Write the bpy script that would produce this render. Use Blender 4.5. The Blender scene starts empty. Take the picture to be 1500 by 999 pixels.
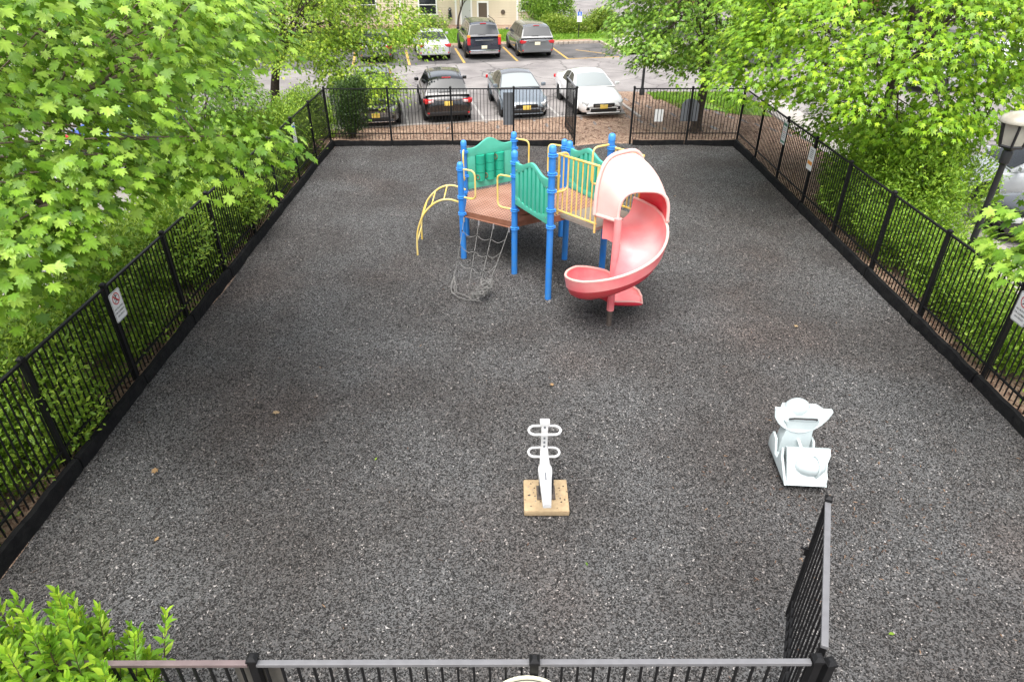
import bpy, bmesh, math, random
import numpy as np
from mathutils import Vector, Matrix

R = math.radians
PI = math.pi
rnd = random.Random(7)
rng = np.random.default_rng(11)

# ------------------------------------------------------------------ camera, sky, sun, exposure
sc = bpy.context.scene
cam_d = bpy.data.cameras.new('camera')
cam = bpy.data.objects.new('camera', cam_d)
sc.collection.objects.link(cam)
cam_d.sensor_width = 36.0
cam_d.lens = 23.41
cam_d.clip_start = 0.05
cam_d.clip_end = 600
cam.location = (0, 0, 6.4)
cam.rotation_euler = (R(90 - 32.25), 0, R(-0.17))
sc.camera = cam

SUN_EL, SUN_AZ = 68, 196          # elevation, compass direction the light comes from
world = bpy.data.worlds.new('World')
sc.world = world
world.use_nodes = True
wn = world.node_tree
wn.nodes.clear()
w_out = wn.nodes.new('ShaderNodeOutputWorld')
w_bg = wn.nodes.new('ShaderNodeBackground')
w_sky = wn.nodes.new('ShaderNodeTexSky')
w_hsv = wn.nodes.new('ShaderNodeHueSaturation')
w_sky.sky_type = 'NISHITA'
w_sky.sun_disc = False
w_sky.sun_elevation = R(SUN_EL)
w_sky.sun_rotation = R(SUN_AZ)
w_sky.air_density = 1.0
w_sky.dust_density = 4.0
w_hsv.inputs['Saturation'].default_value = 0.3     # cloud-white overcast sky
w_bg.inputs['Strength'].default_value = 0.125
wn.links.new(w_sky.outputs[0], w_hsv.inputs['Color'])
wn.links.new(w_hsv.outputs[0], w_bg.inputs['Color'])
wn.links.new(w_bg.outputs[0], w_out.inputs['Surface'])

sun_d = bpy.data.lights.new('sun', 'SUN')
sun_d.energy = 1.5
sun_d.angle = R(58)
sun_d.color = (1.0, 0.96, 0.9)
sun = bpy.data.objects.new('sun', sun_d)
sc.collection.objects.link(sun)
sun.rotation_euler = (R(90 - SUN_EL), 0, R(180 - SUN_AZ))

sc.view_settings.view_transform = 'Standard'
sc.view_settings.look = 'None'
sc.view_settings.gamma = 1.0
sc.view_settings.use_curve_mapping = False
sc.view_settings.exposure = 1.42

COL = sc.collection

# ------------------------------------------------------------------ materials
MATS = {}

def mat(name, col, rough=0.6, metal=0.0, spec=0.5, noise=0.0, nscale=8.0, bump=0.0, bscale=40.0, col2=None,
        island=0.0, coat=0.0, translucent=0.0, trans_col=None, alpha=1.0, emission=None, detail=4.0, sheen=0.0):
    m = bpy.data.materials.new(name)
    m.use_nodes = True
    nt = m.node_tree
    n = nt.nodes
    l = nt.links
    b = n['Principled BSDF']
    out = n['Material Output']
    b.inputs['Roughness'].default_value = rough
    b.inputs['Metallic'].default_value = metal
    b.inputs['Specular IOR Level'].default_value = spec
    b.inputs['Coat Weight'].default_value = coat
    b.inputs['Coat Roughness'].default_value = 0.06
    c = n.new('ShaderNodeRGB')
    c.outputs[0].default_value = (*col, 1)
    cur = c.outputs[0]
    tc = n.new('ShaderNodeTexCoord')
    if col2 is not None or noise > 0:
        nz = n.new('ShaderNodeTexNoise')
        nz.inputs['Scale'].default_value = nscale
        nz.inputs['Detail'].default_value = detail
        l.new(tc.outputs['Object'], nz.inputs['Vector'])
        rp = n.new('ShaderNodeValToRGB')
        rp.color_ramp.elements[0].position = 0.35
        rp.color_ramp.elements[1].position = 0.68
        l.new(nz.outputs['Fac'], rp.inputs['Fac'])
        mx = n.new('ShaderNodeMix')
        mx.data_type = 'RGBA'
        c2 = col2 if col2 is not None else tuple(x * (1 - noise) for x in col)
        mx.inputs['B'].default_value = (*c2, 1)
        l.new(cur, mx.inputs['A'])
        l.new(rp.outputs['Color'], mx.inputs['Factor'])
        cur = mx.outputs['Result']
    if island > 0:
        g = n.new('ShaderNodeNewGeometry')
        mp = n.new('ShaderNodeMapRange')
        mp.inputs['To Min'].default_value = 1 - island
        mp.inputs['To Max'].default_value = 1 + island
        l.new(g.outputs['Random Per Island'], mp.inputs['Value'])
        hs = n.new('ShaderNodeHueSaturation')
        l.new(mp.outputs['Result'], hs.inputs['Value'])
        l.new(cur, hs.inputs['Color'])
        cur = hs.outputs['Color']
    l.new(cur, b.inputs['Base Color'])
    if bump > 0:
        nb = n.new('ShaderNodeTexNoise')
        nb.inputs['Scale'].default_value = bscale
        nb.inputs['Detail'].default_value = 5
        l.new(tc.outputs['Object'], nb.inputs['Vector'])
        bp = n.new('ShaderNodeBump')
        bp.inputs['Strength'].default_value = bump
        bp.inputs['Distance'].default_value = 0.02
        l.new(nb.outputs['Fac'], bp.inputs['Height'])
        l.new(bp.outputs['Normal'], b.inputs['Normal'])
    if translucent > 0:
        tr = n.new('ShaderNodeBsdfTranslucent')
        if trans_col is not None:
            tr.inputs['Color'].default_value = (*trans_col, 1)
        else:
            l.new(cur, tr.inputs['Color'])
        ms = n.new('ShaderNodeMixShader')
        ms.inputs['Fac'].default_value = translucent
        l.new(b.outputs[0], ms.inputs[1])
        l.new(tr.outputs[0], ms.inputs[2])
        l.new(ms.outputs[0], out.inputs['Surface'])
    if alpha < 1:
        b.inputs['Transmission Weight'].default_value = 1 - alpha
    MATS[name] = m
    return m

def leaf_mat(name, col_dark, col_light, col_young, rough=0.42, trans=0.22):
    """foliage: every leaf (mesh island) has its own tint"""
    m = bpy.data.materials.new(name)
    m.use_nodes = True
    nt = m.node_tree
    n = nt.nodes
    l = nt.links
    b = n['Principled BSDF']
    out = n['Material Output']
    b.inputs['Roughness'].default_value = rough
    b.inputs['Specular IOR Level'].default_value = 0.35
    g = n.new('ShaderNodeNewGeometry')
    oi = n.new('ShaderNodeObjectInfo')
    ad = n.new('ShaderNodeMath')
    ad.operation = 'ADD'
    l.new(g.outputs['Random Per Island'], ad.inputs[0])
    l.new(oi.outputs['Random'], ad.inputs[1])
    fr = n.new('ShaderNodeMath')
    fr.operation = 'FRACT'
    l.new(ad.outputs[0], fr.inputs[0])
    rp = n.new('ShaderNodeValToRGB')
    rp.color_ramp.elements[0].color = (*col_dark, 1)
    rp.color_ramp.elements[1].color = (*col_young, 1)
    e = rp.color_ramp.elements.new(0.6)
    e.color = (*col_light, 1)
    l.new(fr.outputs[0], rp.inputs['Fac'])
    at = n.new('ShaderNodeAttribute')
    at.attribute_name = 'rib'
    rb = n.new('ShaderNodeMath')
    rb.operation = 'MULTIPLY_ADD'
    rb.inputs[1].default_value = 0.5
    rb.inputs[2].default_value = 0.88
    l.new(at.outputs['Fac'], rb.inputs[0])
    hv = n.new('ShaderNodeHueSaturation')
    l.new(rp.outputs['Color'], hv.inputs['Color'])
    l.new(rb.outputs[0], hv.inputs['Value'])
    l.new(hv.outputs['Color'], b.inputs['Base Color'])
    tr = n.new('ShaderNodeBsdfTranslucent')
    hs = n.new('ShaderNodeHueSaturation')
    hs.inputs['Hue'].default_value = 0.485
    hs.inputs['Value'].default_value = 1.5
    l.new(rp.outputs['Color'], hs.inputs['Color'])
    l.new(hs.outputs['Color'], tr.inputs['Color'])
    ms = n.new('ShaderNodeMixShader')
    ms.inputs['Fac'].default_value = trans
    l.new(b.outputs[0], ms.inputs[1])
    l.new(tr.outputs[0], ms.inputs[2])
    l.new(ms.outputs[0], out.inputs['Surface'])
    MATS[name] = m
    return m

M = MATS
mat('black_metal', (0.010, 0.010, 0.011), rough=0.5, spec=0.25, noise=0.3, nscale=20)
mat('grey_sheen_rail', (0.16, 0.16, 0.168), rough=0.45, noise=0.15, nscale=12)  # grey reflection on black top rails, put into the base colour
mat('pink_sheen_rail', (0.16, 0.12, 0.12), rough=0.5, noise=0.2, nscale=9)  # pinkish version of the same rail reflection, also painted as base colour
mat('border_black', (0.007, 0.007, 0.008), rough=0.8, spec=0.15, bump=0.8, bscale=16, col2=(0.014, 0.014, 0.014), nscale=7)
mat('blue_post', (0.022, 0.205, 0.66), rough=0.5, col2=(0.05, 0.22, 0.56), nscale=9, spec=0.4, bump=0.05)
mat('blue_collar', (0.05, 0.27, 0.72), rough=0.4)
mat('yellow_pipe', (0.80, 0.55, 0.10), rough=0.42, col2=(0.78, 0.62, 0.26), nscale=5)
mat('green_panel', (0.09, 0.48, 0.35), rough=0.5, noise=0.12, nscale=4)
mat('green_dark', (0.015, 0.37, 0.24), rough=0.5, noise=0.1, nscale=5)
mat('deck_brown', (0.22, 0.085, 0.045), rough=0.65, col2=(0.27, 0.12, 0.075), nscale=5, bump=0.2, bscale=60)
mat('deck_hole', (0.02, 0.01, 0.008), rough=0.9)
mat('walk_plank', (0.28, 0.24, 0.20), rough=0.7, noise=0.2, nscale=12)
mat('slide_pink', (0.87, 0.17, 0.195), rough=0.36, col2=(0.88, 0.34, 0.33), nscale=1.6, bump=0.02)
mat('slide_pale', (0.80, 0.40, 0.37), rough=0.4, col2=(0.82, 0.50, 0.44), nscale=2.4)
mat('slide_red', (0.82, 0.04, 0.075), rough=0.4, col2=(0.68, 0.09, 0.09), nscale=2.4)
mat('slide_hood', (0.84, 0.50, 0.465), rough=0.42, col2=(0.85, 0.60, 0.555), nscale=1.8)
mat('rope', (0.22, 0.215, 0.205), rough=0.9, noise=0.45, nscale=45)
mat('rope_clip', (0.5, 0.5, 0.5), rough=0.3, metal=0.7)
mat('rust_steel', (0.16, 0.13, 0.11), rough=0.6, metal=0.4, noise=0.4, nscale=25)
mat('white_plastic', (0.74, 0.76, 0.76), rough=0.4, noise=0.07, nscale=6)
mat('white_paint', (0.60, 0.60, 0.60), rough=0.4, noise=0.08, nscale=18)
mat('rider_plastic', (0.41, 0.465, 0.475), rough=0.45, col2=(0.45, 0.505, 0.51), nscale=4)
mat('tan_pad', (0.34, 0.245, 0.14), rough=0.85, col2=(0.42, 0.315, 0.185), nscale=14, bump=0.3, bscale=50)
mat('dark_grip', (0.03, 0.028, 0.028), rough=0.5)
mat('steel_spring', (0.05, 0.05, 0.055), rough=0.45, metal=0.5)
mat('sign_white', (0.78, 0.78, 0.77), rough=0.4, noise=0.04, nscale=8)
mat('sign_cream', (0.70, 0.68, 0.52), rough=0.45, noise=0.06)
mat('sign_red', (0.55, 0.05, 0.05), rough=0.5)
mat('sign_black', (0.03, 0.03, 0.03), rough=0.5)
mat('sign_green', (0.05, 0.20, 0.13), rough=0.5)
mat('sign_orange', (0.75, 0.30, 0.06), rough=0.5)
mat('sign_blue', (0.04, 0.14, 0.55), rough=0.4)
mat('sign_grey', (0.15, 0.16, 0.175), rough=0.55, noise=0.1)
mat('sign_steel', (0.32, 0.31, 0.28), rough=0.35, metal=0.8, noise=0.2, nscale=5)
mat('bark', (0.075, 0.055, 0.042), rough=0.9, col2=(0.035, 0.026, 0.020), nscale=14, bump=1.0, bscale=22)
mat('bark_light', (0.20, 0.15, 0.11), rough=0.9, col2=(0.12, 0.09, 0.07), nscale=12, bump=0.8, bscale=26)
mat('twig', (0.10, 0.07, 0.04), rough=0.8)
mat('chip_rubber', (0.062, 0.061, 0.062), rough=0.75, spec=0.35)
mat('lamp_black', (0.016, 0.016, 0.018), rough=0.4, noise=0.2, nscale=15)
mat('lamp_cap', (0.30, 0.27, 0.21), rough=0.5, col2=(0.42, 0.40, 0.34), nscale=6)
mat('lamp_glass', (0.40, 0.38, 0.33), rough=0.2, noise=0.15, nscale=5)
mat('curb_stone', (0.42, 0.36, 0.30), rough=0.85, noise=0.3, nscale=6, bump=0.5, bscale=25)
mat('concrete', (0.40, 0.37, 0.34), rough=0.9, noise=0.15, nscale=3, bump=0.2)
mat('line_yellow', (0.62, 0.36, 0.06), rough=0.8, col2=(0.40, 0.28, 0.12), nscale=6)
mat('line_white', (0.46, 0.44, 0.42), rough=0.8, col2=(0.26, 0.25, 0.24), nscale=5)
mat('siding', (0.64, 0.56, 0.42), rough=0.75, noise=0.06, nscale=3)
mat('trim_white', (0.78, 0.78, 0.76), rough=0.5)
mat('door_brown', (0.10, 0.075, 0.055), rough=0.5)
mat('door_grey', (0.45, 0.48, 0.46), rough=0.5)
mat('roof_shingle', (0.10, 0.09, 0.085), rough=0.9, noise=0.3, nscale=10)
mat('brick_red', (0.30, 0.12, 0.08), rough=0.9, noise=0.2, nscale=6)
mat('glass', (0.02, 0.024, 0.028), rough=0.05, spec=0.45)
mat('glass_light', (0.30, 0.33, 0.33), rough=0.06, spec=0.9, coat=0.8)
mat('tyre', (0.015, 0.015, 0.016), rough=0.8)
mat('rim', (0.35, 0.35, 0.36), rough=0.3, metal=0.9)
mat('car_black_trim', (0.014, 0.014, 0.015), rough=0.5)
mat('chrome', (0.6, 0.6, 0.62), rough=0.15, metal=1.0)
mat('tail_red', (0.50, 0.015, 0.02), rough=0.15, coat=0.6)
mat('tail_white', (0.7, 0.55, 0.55), rough=0.15, coat=0.6)
mat('tail_amber', (0.75, 0.28, 0.03), rough=0.2, coat=0.5)
mat('head_lamp', (0.55, 0.57, 0.58), rough=0.08, coat=0.8)
mat('plate_yellow', (0.78, 0.56, 0.12), rough=0.5)
mat('plate_pale', (0.75, 0.70, 0.50), rough=0.5)
for nm, c in dict(paint_black=(0.008, 0.008, 0.009), paint_slate=(0.16, 0.19, 0.22), paint_white=(0.80, 0.80, 0.80),
                  paint_silver=(0.46, 0.47, 0.48), paint_grey=(0.13, 0.135, 0.14), paint_navy=(0.012, 0.016, 0.028),
                  paint_blue=(0.02, 0.06, 0.30), paint_red=(0.4, 0.02, 0.02), paint_pearl=(0.60, 0.62, 0.64)).items():
    mat(nm, c, rough=0.22, spec=0.6, coat=0.9, metal=0.15 if nm in ('paint_slate', 'paint_silver', 'paint_grey') else 0.0)
leaf_mat('leaf_maple_near', (0.062, 0.150, 0.009), (0.169, 0.314, 0.024), (0.287, 0.435, 0.057))
leaf_mat('leaf_maple_right', (0.095, 0.208, 0.009), (0.171, 0.322, 0.016), (0.313, 0.454, 0.028))
leaf_mat('leaf_mid', (0.086, 0.187, 0.019), (0.151, 0.286, 0.030), (0.270, 0.407, 0.051))
leaf_mat('leaf_locust', (0.105, 0.20, 0.016), (0.19, 0.31, 0.024), (0.35, 0.44, 0.042))
leaf_mat('leaf_hedge', (0.105, 0.208, 0.020), (0.200, 0.331, 0.032), (0.342, 0.473, 0.057))
leaf_mat('leaf_hedge_right', (0.105, 0.208, 0.018), (0.190, 0.341, 0.028), (0.323, 0.473, 0.048))
leaf_mat('leaf_dark', (0.025, 0.055, 0.014), (0.05, 0.10, 0.022), (0.11, 0.19, 0.04))
leaf_mat('leaf_near_shrub', (0.114, 0.258, 0.019), (0.211, 0.396, 0.024), (0.352, 0.499, 0.038))
leaf_mat('leaf_bush', (0.10, 0.19, 0.02), (0.19, 0.29, 0.03), (0.34, 0.40, 0.06))
leaf_mat('grass_blade', (0.10, 0.22, 0.015), (0.16, 0.32, 0.02), (0.26, 0.38, 0.05), trans=0.2)
leaf_mat('dry_leaf', (0.20, 0.11, 0.05), (0.34, 0.22, 0.11), (0.50, 0.40, 0.24), trans=0.1)

def ground_mats():
    # rubber mulch base under the loose chips
    def base(name):
        m = bpy.data.materials.new(name)
        m.use_nodes = True
        MATS[name] = m
        nt = m.node_tree
        return m, nt.nodes, nt.links, nt.nodes['Principled BSDF']
    def ramp(n, pts):
        r = n.new('ShaderNodeValToRGB')
        while len(r.color_ramp.elements) < len(pts):
            r.color_ramp.elements.new(0.5)
        for e, (p, c) in zip(r.color_ramp.elements, pts):
            e.position = p
            e.color = (*c, 1)
        return r
    def mixc(n, l, f, a, b, mode='MIX'):
        x = n.new('ShaderNodeMix')
        x.data_type = 'RGBA'
        x.blend_type = mode
        for k, v in (('Factor', f), ('A', a), ('B', b)):
            if isinstance(v, (int, float)):
                x.inputs[k].default_value = v
            elif isinstance(v, tuple):
                x.inputs[k].default_value = (*v, 1)
            else:
                l.new(v, x.inputs[k])
        return x.outputs['Result']
    def tex(n, l, tc, kind, scale, detail=4, out='Fac', **k):
        t = n.new(kind)
        t.inputs['Scale'].default_value = scale
        if 'Detail' in t.inputs:
            t.inputs['Detail'].default_value = detail
        l.new(tc, t.inputs['Vector'])
        for a, v in k.items():
            setattr(t, a, v)
        return t.outputs[out]
    def wear(n, l, tc, cur):
        # scuffed, damp darker hollows and bark-brown stains, as on the real surface
        big = tex(n, l, tc, 'ShaderNodeTexNoise', 0.45, 5)
        r = ramp(n, [(0.38, (0.0,) * 3), (0.62, (1.0,) * 3)])
        l.new(big, r.inputs['Fac'])
        dull = mixc(n, l, 1.0, cur, (0.70, 0.655, 0.63), 'MULTIPLY')
        cur = mixc(n, l, r.outputs['Color'], cur, dull)
        st = tex(n, l, tc, 'ShaderNodeTexNoise', 0.3, 3)
        r2 = ramp(n, [(0.52, (0.0,) * 3), (0.74, (0.4,) * 3)])
        l.new(st, r2.inputs['Fac'])
        brown = mixc(n, l, 1.0, cur, (1.35, 0.98, 0.82), 'MULTIPLY')
        return mixc(n, l, r2.outputs['Color'], cur, brown)

    m, n, l, b = base('mulch_base')
    tc = n.new('ShaderNodeTexCoord').outputs['Object']
    v = tex(n, l, tc, 'ShaderNodeTexVoronoi', 64, out='Color')
    sep = n.new('ShaderNodeSeparateColor')
    l.new(v, sep.inputs[0])
    r = ramp(n, [(0.0, (0.005,) * 3), (0.55, (0.014, 0.0135, 0.0133)), (0.82, (0.045, 0.043, 0.042)), (1.0, (0.2,) * 3)])
    l.new(sep.outputs[0], r.inputs['Fac'])
    l.new(wear(n, l, tc, r.outputs['Color']), b.inputs['Base Color'])
    b.inputs['Roughness'].default_value = 0.85
    bp = n.new('ShaderNodeBump')
    bp.inputs['Strength'].default_value = 1.0
    bp.inputs['Distance'].default_value = 0.02
    l.new(sep.outputs[1], bp.inputs['Height'])
    l.new(bp.outputs[0], b.inputs['Normal'])

    m = M['chip_rubber']
    n, l = m.node_tree.nodes, m.node_tree.links
    b = n['Principled BSDF']
    tc = n.new('ShaderNodeTexCoord').outputs['Object']
    g = n.new('ShaderNodeNewGeometry')
    r = ramp(n, [(0.0, (0.006, 0.006, 0.006)), (0.42, (0.021, 0.0195, 0.0188)), (0.66, (0.056, 0.052, 0.050)), (0.85, (0.15, 0.142, 0.137)), (1.0, (0.42, 0.405, 0.39))])
    l.new(g.outputs['Random Per Island'], r.inputs['Fac'])
    l.new(wear(n, l, tc, r.outputs['Color']), b.inputs['Base Color'])

    # bark mulch beds
    m, n, l, b = base('bark_mulch')
    tc = n.new('ShaderNodeTexCoord').outputs['Object']
    v = tex(n, l, tc, 'ShaderNodeTexVoronoi', 28, out='Color')
    sep = n.new('ShaderNodeSeparateColor')
    l.new(v, sep.inputs[0])
    r = ramp(n, [(0.0, (0.08, 0.040, 0.026)), (0.5, (0.19, 0.105, 0.070)), (0.85, (0.30, 0.19, 0.13)), (1.0, (0.46, 0.33, 0.24))])
    l.new(sep.outputs[0], r.inputs['Fac'])
    big = tex(n, l, tc, 'ShaderNodeTexNoise', 0.7, 5)
    r3 = ramp(n, [(0.42, (0.0,) * 3), (0.62, (1.0,) * 3)])
    l.new(big, r3.inputs['Fac'])
    lightc = mixc(n, l, 0.55, r.outputs['Color'], (0.40, 0.27, 0.19))
    l.new(mixc(n, l, r3.outputs['Color'], r.outputs['Color'], lightc), b.inputs['Base Color'])
    b.inputs['Roughness'].default_value = 0.9
    bp = n.new('ShaderNodeBump')
    bp.inputs['Distance'].default_value = 0.02
    l.new(sep.outputs[1], bp.inputs['Height'])
    l.new(bp.outputs[0], b.inputs['Normal'])

    # asphalt: worn road and darker stalls, both with cracks
    for name, c0, c1, crack in (('asphalt_road', (0.19, 0.175, 0.17), (0.28, 0.26, 0.25), 1.0), ('asphalt_stall', (0.075, 0.072, 0.072), (0.13, 0.122, 0.12), 0.8)):
        m, n, l, b = base(name)
        tc = n.new('ShaderNodeTexCoord').outputs['Object']
        f = tex(n, l, tc, 'ShaderNodeTexNoise', 0.8, 8)
        r = ramp(n, [(0.35, c0), (0.65, c1)])
        l.new(f, r.inputs['Fac'])
        fine = tex(n, l, tc, 'ShaderNodeTexNoise', 90, 3)
        r2 = ramp(n, [(0.3, (0.72,) * 3), (0.7, (1.2,) * 3)])
        l.new(fine, r2.inputs['Fac'])
        cur = mixc(n, l, 1.0, r.outputs['Color'], r2.outputs['Color'], 'MULTIPLY')
        wob = n.new('ShaderNodeTexNoise')
        wob.inputs['Scale'].default_value = 1.3
        wob.inputs['Detail'].default_value = 6
        l.new(tc, wob.inputs['Vector'])
        va = n.new('ShaderNodeVectorMath')
        va.operation = 'MULTIPLY_ADD'
        l.new(wob.outputs['Color'], va.inputs[0])
        va.inputs[1].default_value = (0.9, 0.9, 0.9)
        l.new(tc, va.inputs[2])
        vo = n.new('ShaderNodeTexVoronoi')
        vo.feature = 'DISTANCE_TO_EDGE'
        vo.inputs['Scale'].default_value = 0.42
        l.new(va.outputs[0], vo.inputs['Vector'])
        r4 = ramp(n, [(0.0, (0.9,) * 3), (0.022, (0.0,) * 3)])
        l.new(vo.outputs['Distance'], r4.inputs['Fac'])
        cr = mixc(n, l, r4.outputs['Color'], cur, tuple(x * 0.35 for x in c0))
        l.new(cr, b.inputs['Base Color'])
        b.inputs['Roughness'].default_value = 0.85

    m, n, l, b = base('lawn')
    tc = n.new('ShaderNodeTexCoord').outputs['Object']
    f = tex(n, l, tc, 'ShaderNodeTexNoise', 3.0, 8)
    r = ramp(n, [(0.3, (0.09, 0.17, 0.02)), (0.55, (0.16, 0.29, 0.03)), (0.75, (0.27, 0.33, 0.06))])
    l.new(f, r.inputs['Fac'])
    l.new(r.outputs['Color'], b.inputs['Base Color'])
    b.inputs['Roughness'].default_value = 0.9
ground_mats()

# ------------------------------------------------------------------ helpers
def tag(o, label=None, cat=None, group=None, kind=None):
    if label: o['label'] = label
    if cat: o['category'] = cat
    if group: o['group'] = group
    if kind: o['kind'] = kind
    return o

def thing(name, label, cat, loc=(0, 0, 0), rz=0.0, group=None):
    o = bpy.data.objects.new(name, None)
    COL.objects.link(o)
    o.empty_display_size = 0.2
    o.location = loc
    o.rotation_euler = (0, 0, rz)
    return tag(o, label, cat, group)

def link(name, me, parent=None, loc=(0, 0, 0), rot=(0, 0, 0)):
    o = bpy.data.objects.new(name, me)
    COL.objects.link(o)
    o.location = loc
    o.rotation_euler = rot
    if parent is not None:
        o.parent = parent
    return o

def frame_of(t, up=Vector((0, 0, 1))):
    t = t.normalized()
    if abs(t.dot(up)) > 0.98:
        up = Vector((0, 1, 0)) if abs(t.y) < 0.9 else Vector((1, 0, 0))
    s = t.cross(up).normalized()
    return s, s.cross(t).normalized()

class MB:
    def __init__(self):
        self.v = []
        self.f = []
    def add(self, verts, faces):
        o = len(self.v)
        self.v += [tuple(p) for p in verts]
        self.f += [tuple(i + o for i in f) for f in faces]
        return self
    def box(self, c, s, rot=None):
        hx, hy, hz = s[0] / 2, s[1] / 2, s[2] / 2
        pts = [Vector((x, y, z)) for x in (-hx, hx) for y in (-hy, hy) for z in (-hz, hz)]
        if rot is not None:
            if not isinstance(rot, Matrix):
                rot = Matrix.Rotation(rot, 3, 'Z')
            pts = [rot @ p for p in pts]
        c = Vector(c)
        return self.add([p + c for p in pts], [(0, 1, 3, 2), (4, 6, 7, 5), (0, 4, 5, 1), (2, 3, 7, 6), (0, 2, 6, 4), (1, 5, 7, 3)])
    def tube(self, pts, r, seg=8, caps=True):
        pts = [Vector(p) for p in pts]
        rs = r if isinstance(r, (list, tuple)) else [r] * len(pts)
        n = len(pts)
        vs = []
        s = None
        for i, p in enumerate(pts):
            t = (pts[min(i + 1, n - 1)] - pts[max(i - 1, 0)])
            if t.length < 1e-9:
                t = Vector((0, 0, 1))
            t.normalize()
            if s is None:
                s, u = frame_of(t)
            else:
                s = (s - t * s.dot(t))
                if s.length < 1e-6:
                    s, _ = frame_of(t)
                s.normalize()
                u = s.cross(t).normalized()
            for k in range(seg):
                a = 2 * PI * k / seg
                vs.append(p + (s * math.cos(a) + u * math.sin(a)) * rs[i])
        fs = []
        for i in range(n - 1):
            for k in range(seg):
                a, b = i * seg + k, i * seg + (k + 1) % seg
                fs.append((a, b, b + seg, a + seg))
        if caps:
            fs.append(tuple(range(seg - 1, -1, -1)))
            fs.append(tuple((n - 1) * seg + k for k in range(seg)))
        return self.add(vs, fs)
    def lathe(self, prof, seg=16, c=(0, 0, 0), axis='Z'):
        vs = []
        for (r, z) in prof:
            for k in range(seg):
                a = 2 * PI * k / seg
                p = (r * math.cos(a), r * math.sin(a), z)
                if axis == 'Y':
                    p = (p[0], p[2], p[1])
                elif axis == 'X':
                    p = (p[2], p[0], p[1])
                vs.append((p[0] + c[0], p[1] + c[1], p[2] + c[2]))
        fs = []
        n = len(prof)
        for i in range(n - 1):
            for k in range(seg):
                a, b = i * seg + k, i * seg + (k + 1) % seg
                fs.append((a, b, b + seg, a + seg))
        if prof[0][0] > 1e-4:
            fs.append(tuple(range(seg - 1, -1, -1)))
        if prof[-1][0] > 1e-4:
            fs.append(tuple((n - 1) * seg + k for k in range(seg)))
        return self.add(vs, fs)
    def prism(self, poly, d0, d1, xf):
        """outline (u,v) extruded from depth d0 to d1; xf(u,v,d) -> xyz"""
        n = len(poly)
        vs = [xf(u, v, d0) for u, v in poly] + [xf(u, v, d1) for u, v in poly]
        fs = [tuple(range(n - 1, -1, -1)), tuple(range(n, 2 * n))]
        fs += [(i, (i + 1) % n, n + (i + 1) % n, n + i) for i in range(n)]
        return self.add(vs, fs)
    def grid(self, rows, close_u=False):
        """rows: list of equal-length point lists"""
        m = len(rows[0])
        vs = [p for r in rows for p in r]
        fs = []
        for i in range(len(rows) - 1):
            for k in range(m if close_u else m - 1):
                a, b = i * m + k, i * m + (k + 1) % m
                fs.append((a, b, b + m, a + m))
        return self.add(vs, fs)
    def build(self, name, material, parent=None, origin=(0, 0, 0), smooth=False, loc=(0, 0, 0), solid=0, bevel=0, mesh_only=False, angle=40):
        me = bpy.data.meshes.new(name)
        ox, oy, oz = origin
        me.from_pydata([(x - ox, y - oy, z - oz) for x, y, z in self.v], [], self.f)
        bm = bmesh.new()
        bm.from_mesh(me)
        bmesh.ops.recalc_face_normals(bm, faces=bm.faces)
        if bevel:
            es = [e for e in bm.edges if len(e.link_faces) == 2 and e.calc_face_angle(0) > 0.5]
            bmesh.ops.bevel(bm, geom=es, offset=bevel, segments=2, affect='EDGES', profile=0.6)
        if solid:
            bmesh.ops.solidify(bm, geom=bm.faces, thickness=solid)
        bm.to_mesh(me)
        bm.free()
        if smooth:
            me.shade_smooth()
            me.set_sharp_from_angle(angle=R(angle))
        me.materials.append(M[material] if isinstance(material, str) else material)
        if mesh_only:
            return me
        return link(name, me, parent, loc)

def arc(c, r, a0, a1, n, u=Vector((1, 0, 0)), v=Vector((0, 0, 1))):
    c = Vector(c)
    return [c + u * (r * math.cos(R(a0 + (a1 - a0) * i / n))) + v * (r * math.sin(R(a0 + (a1 - a0) * i / n))) for i in range(n + 1)]

def rounded(pts, r, n=5):
    """round the inner corners of a polyline"""
    pts = [Vector(p) for p in pts]
    out = [pts[0]]
    for a, b, c in zip(pts, pts[1:], pts[2:]):
        d0 = (a - b)
        d1 = (c - b)
        k = min(r, d0.length * 0.45, d1.length * 0.45)
        p0, p1 = b + d0.normalized() * k, b + d1.normalized() * k
        for i in range(n + 1):
            t = i / n
            out.append(p0 * (1 - t) ** 2 + b * 2 * t * (1 - t) + p1 * t * t)
    out.append(pts[-1])
    return out

def smooth_path(pts, n=6):
    """Catmull-Rom"""
    pts = [Vector(p) for p in pts]
    P = [pts[0] * 2 - pts[1]] + pts + [pts[-1] * 2 - pts[-2]]
    out = []
    for i in range(1, len(P) - 2):
        for k in range(n):
            t = k / n
            a, b, c, d = P[i - 1], P[i], P[i + 1], P[i + 2]
            out.append(0.5 * ((2 * b) + (c - a) * t + (2 * a - 5 * b + 4 * c - d) * t * t + (3 * b - a - 3 * c + d) * t ** 3))
    out.append(pts[-1])
    return out

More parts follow.
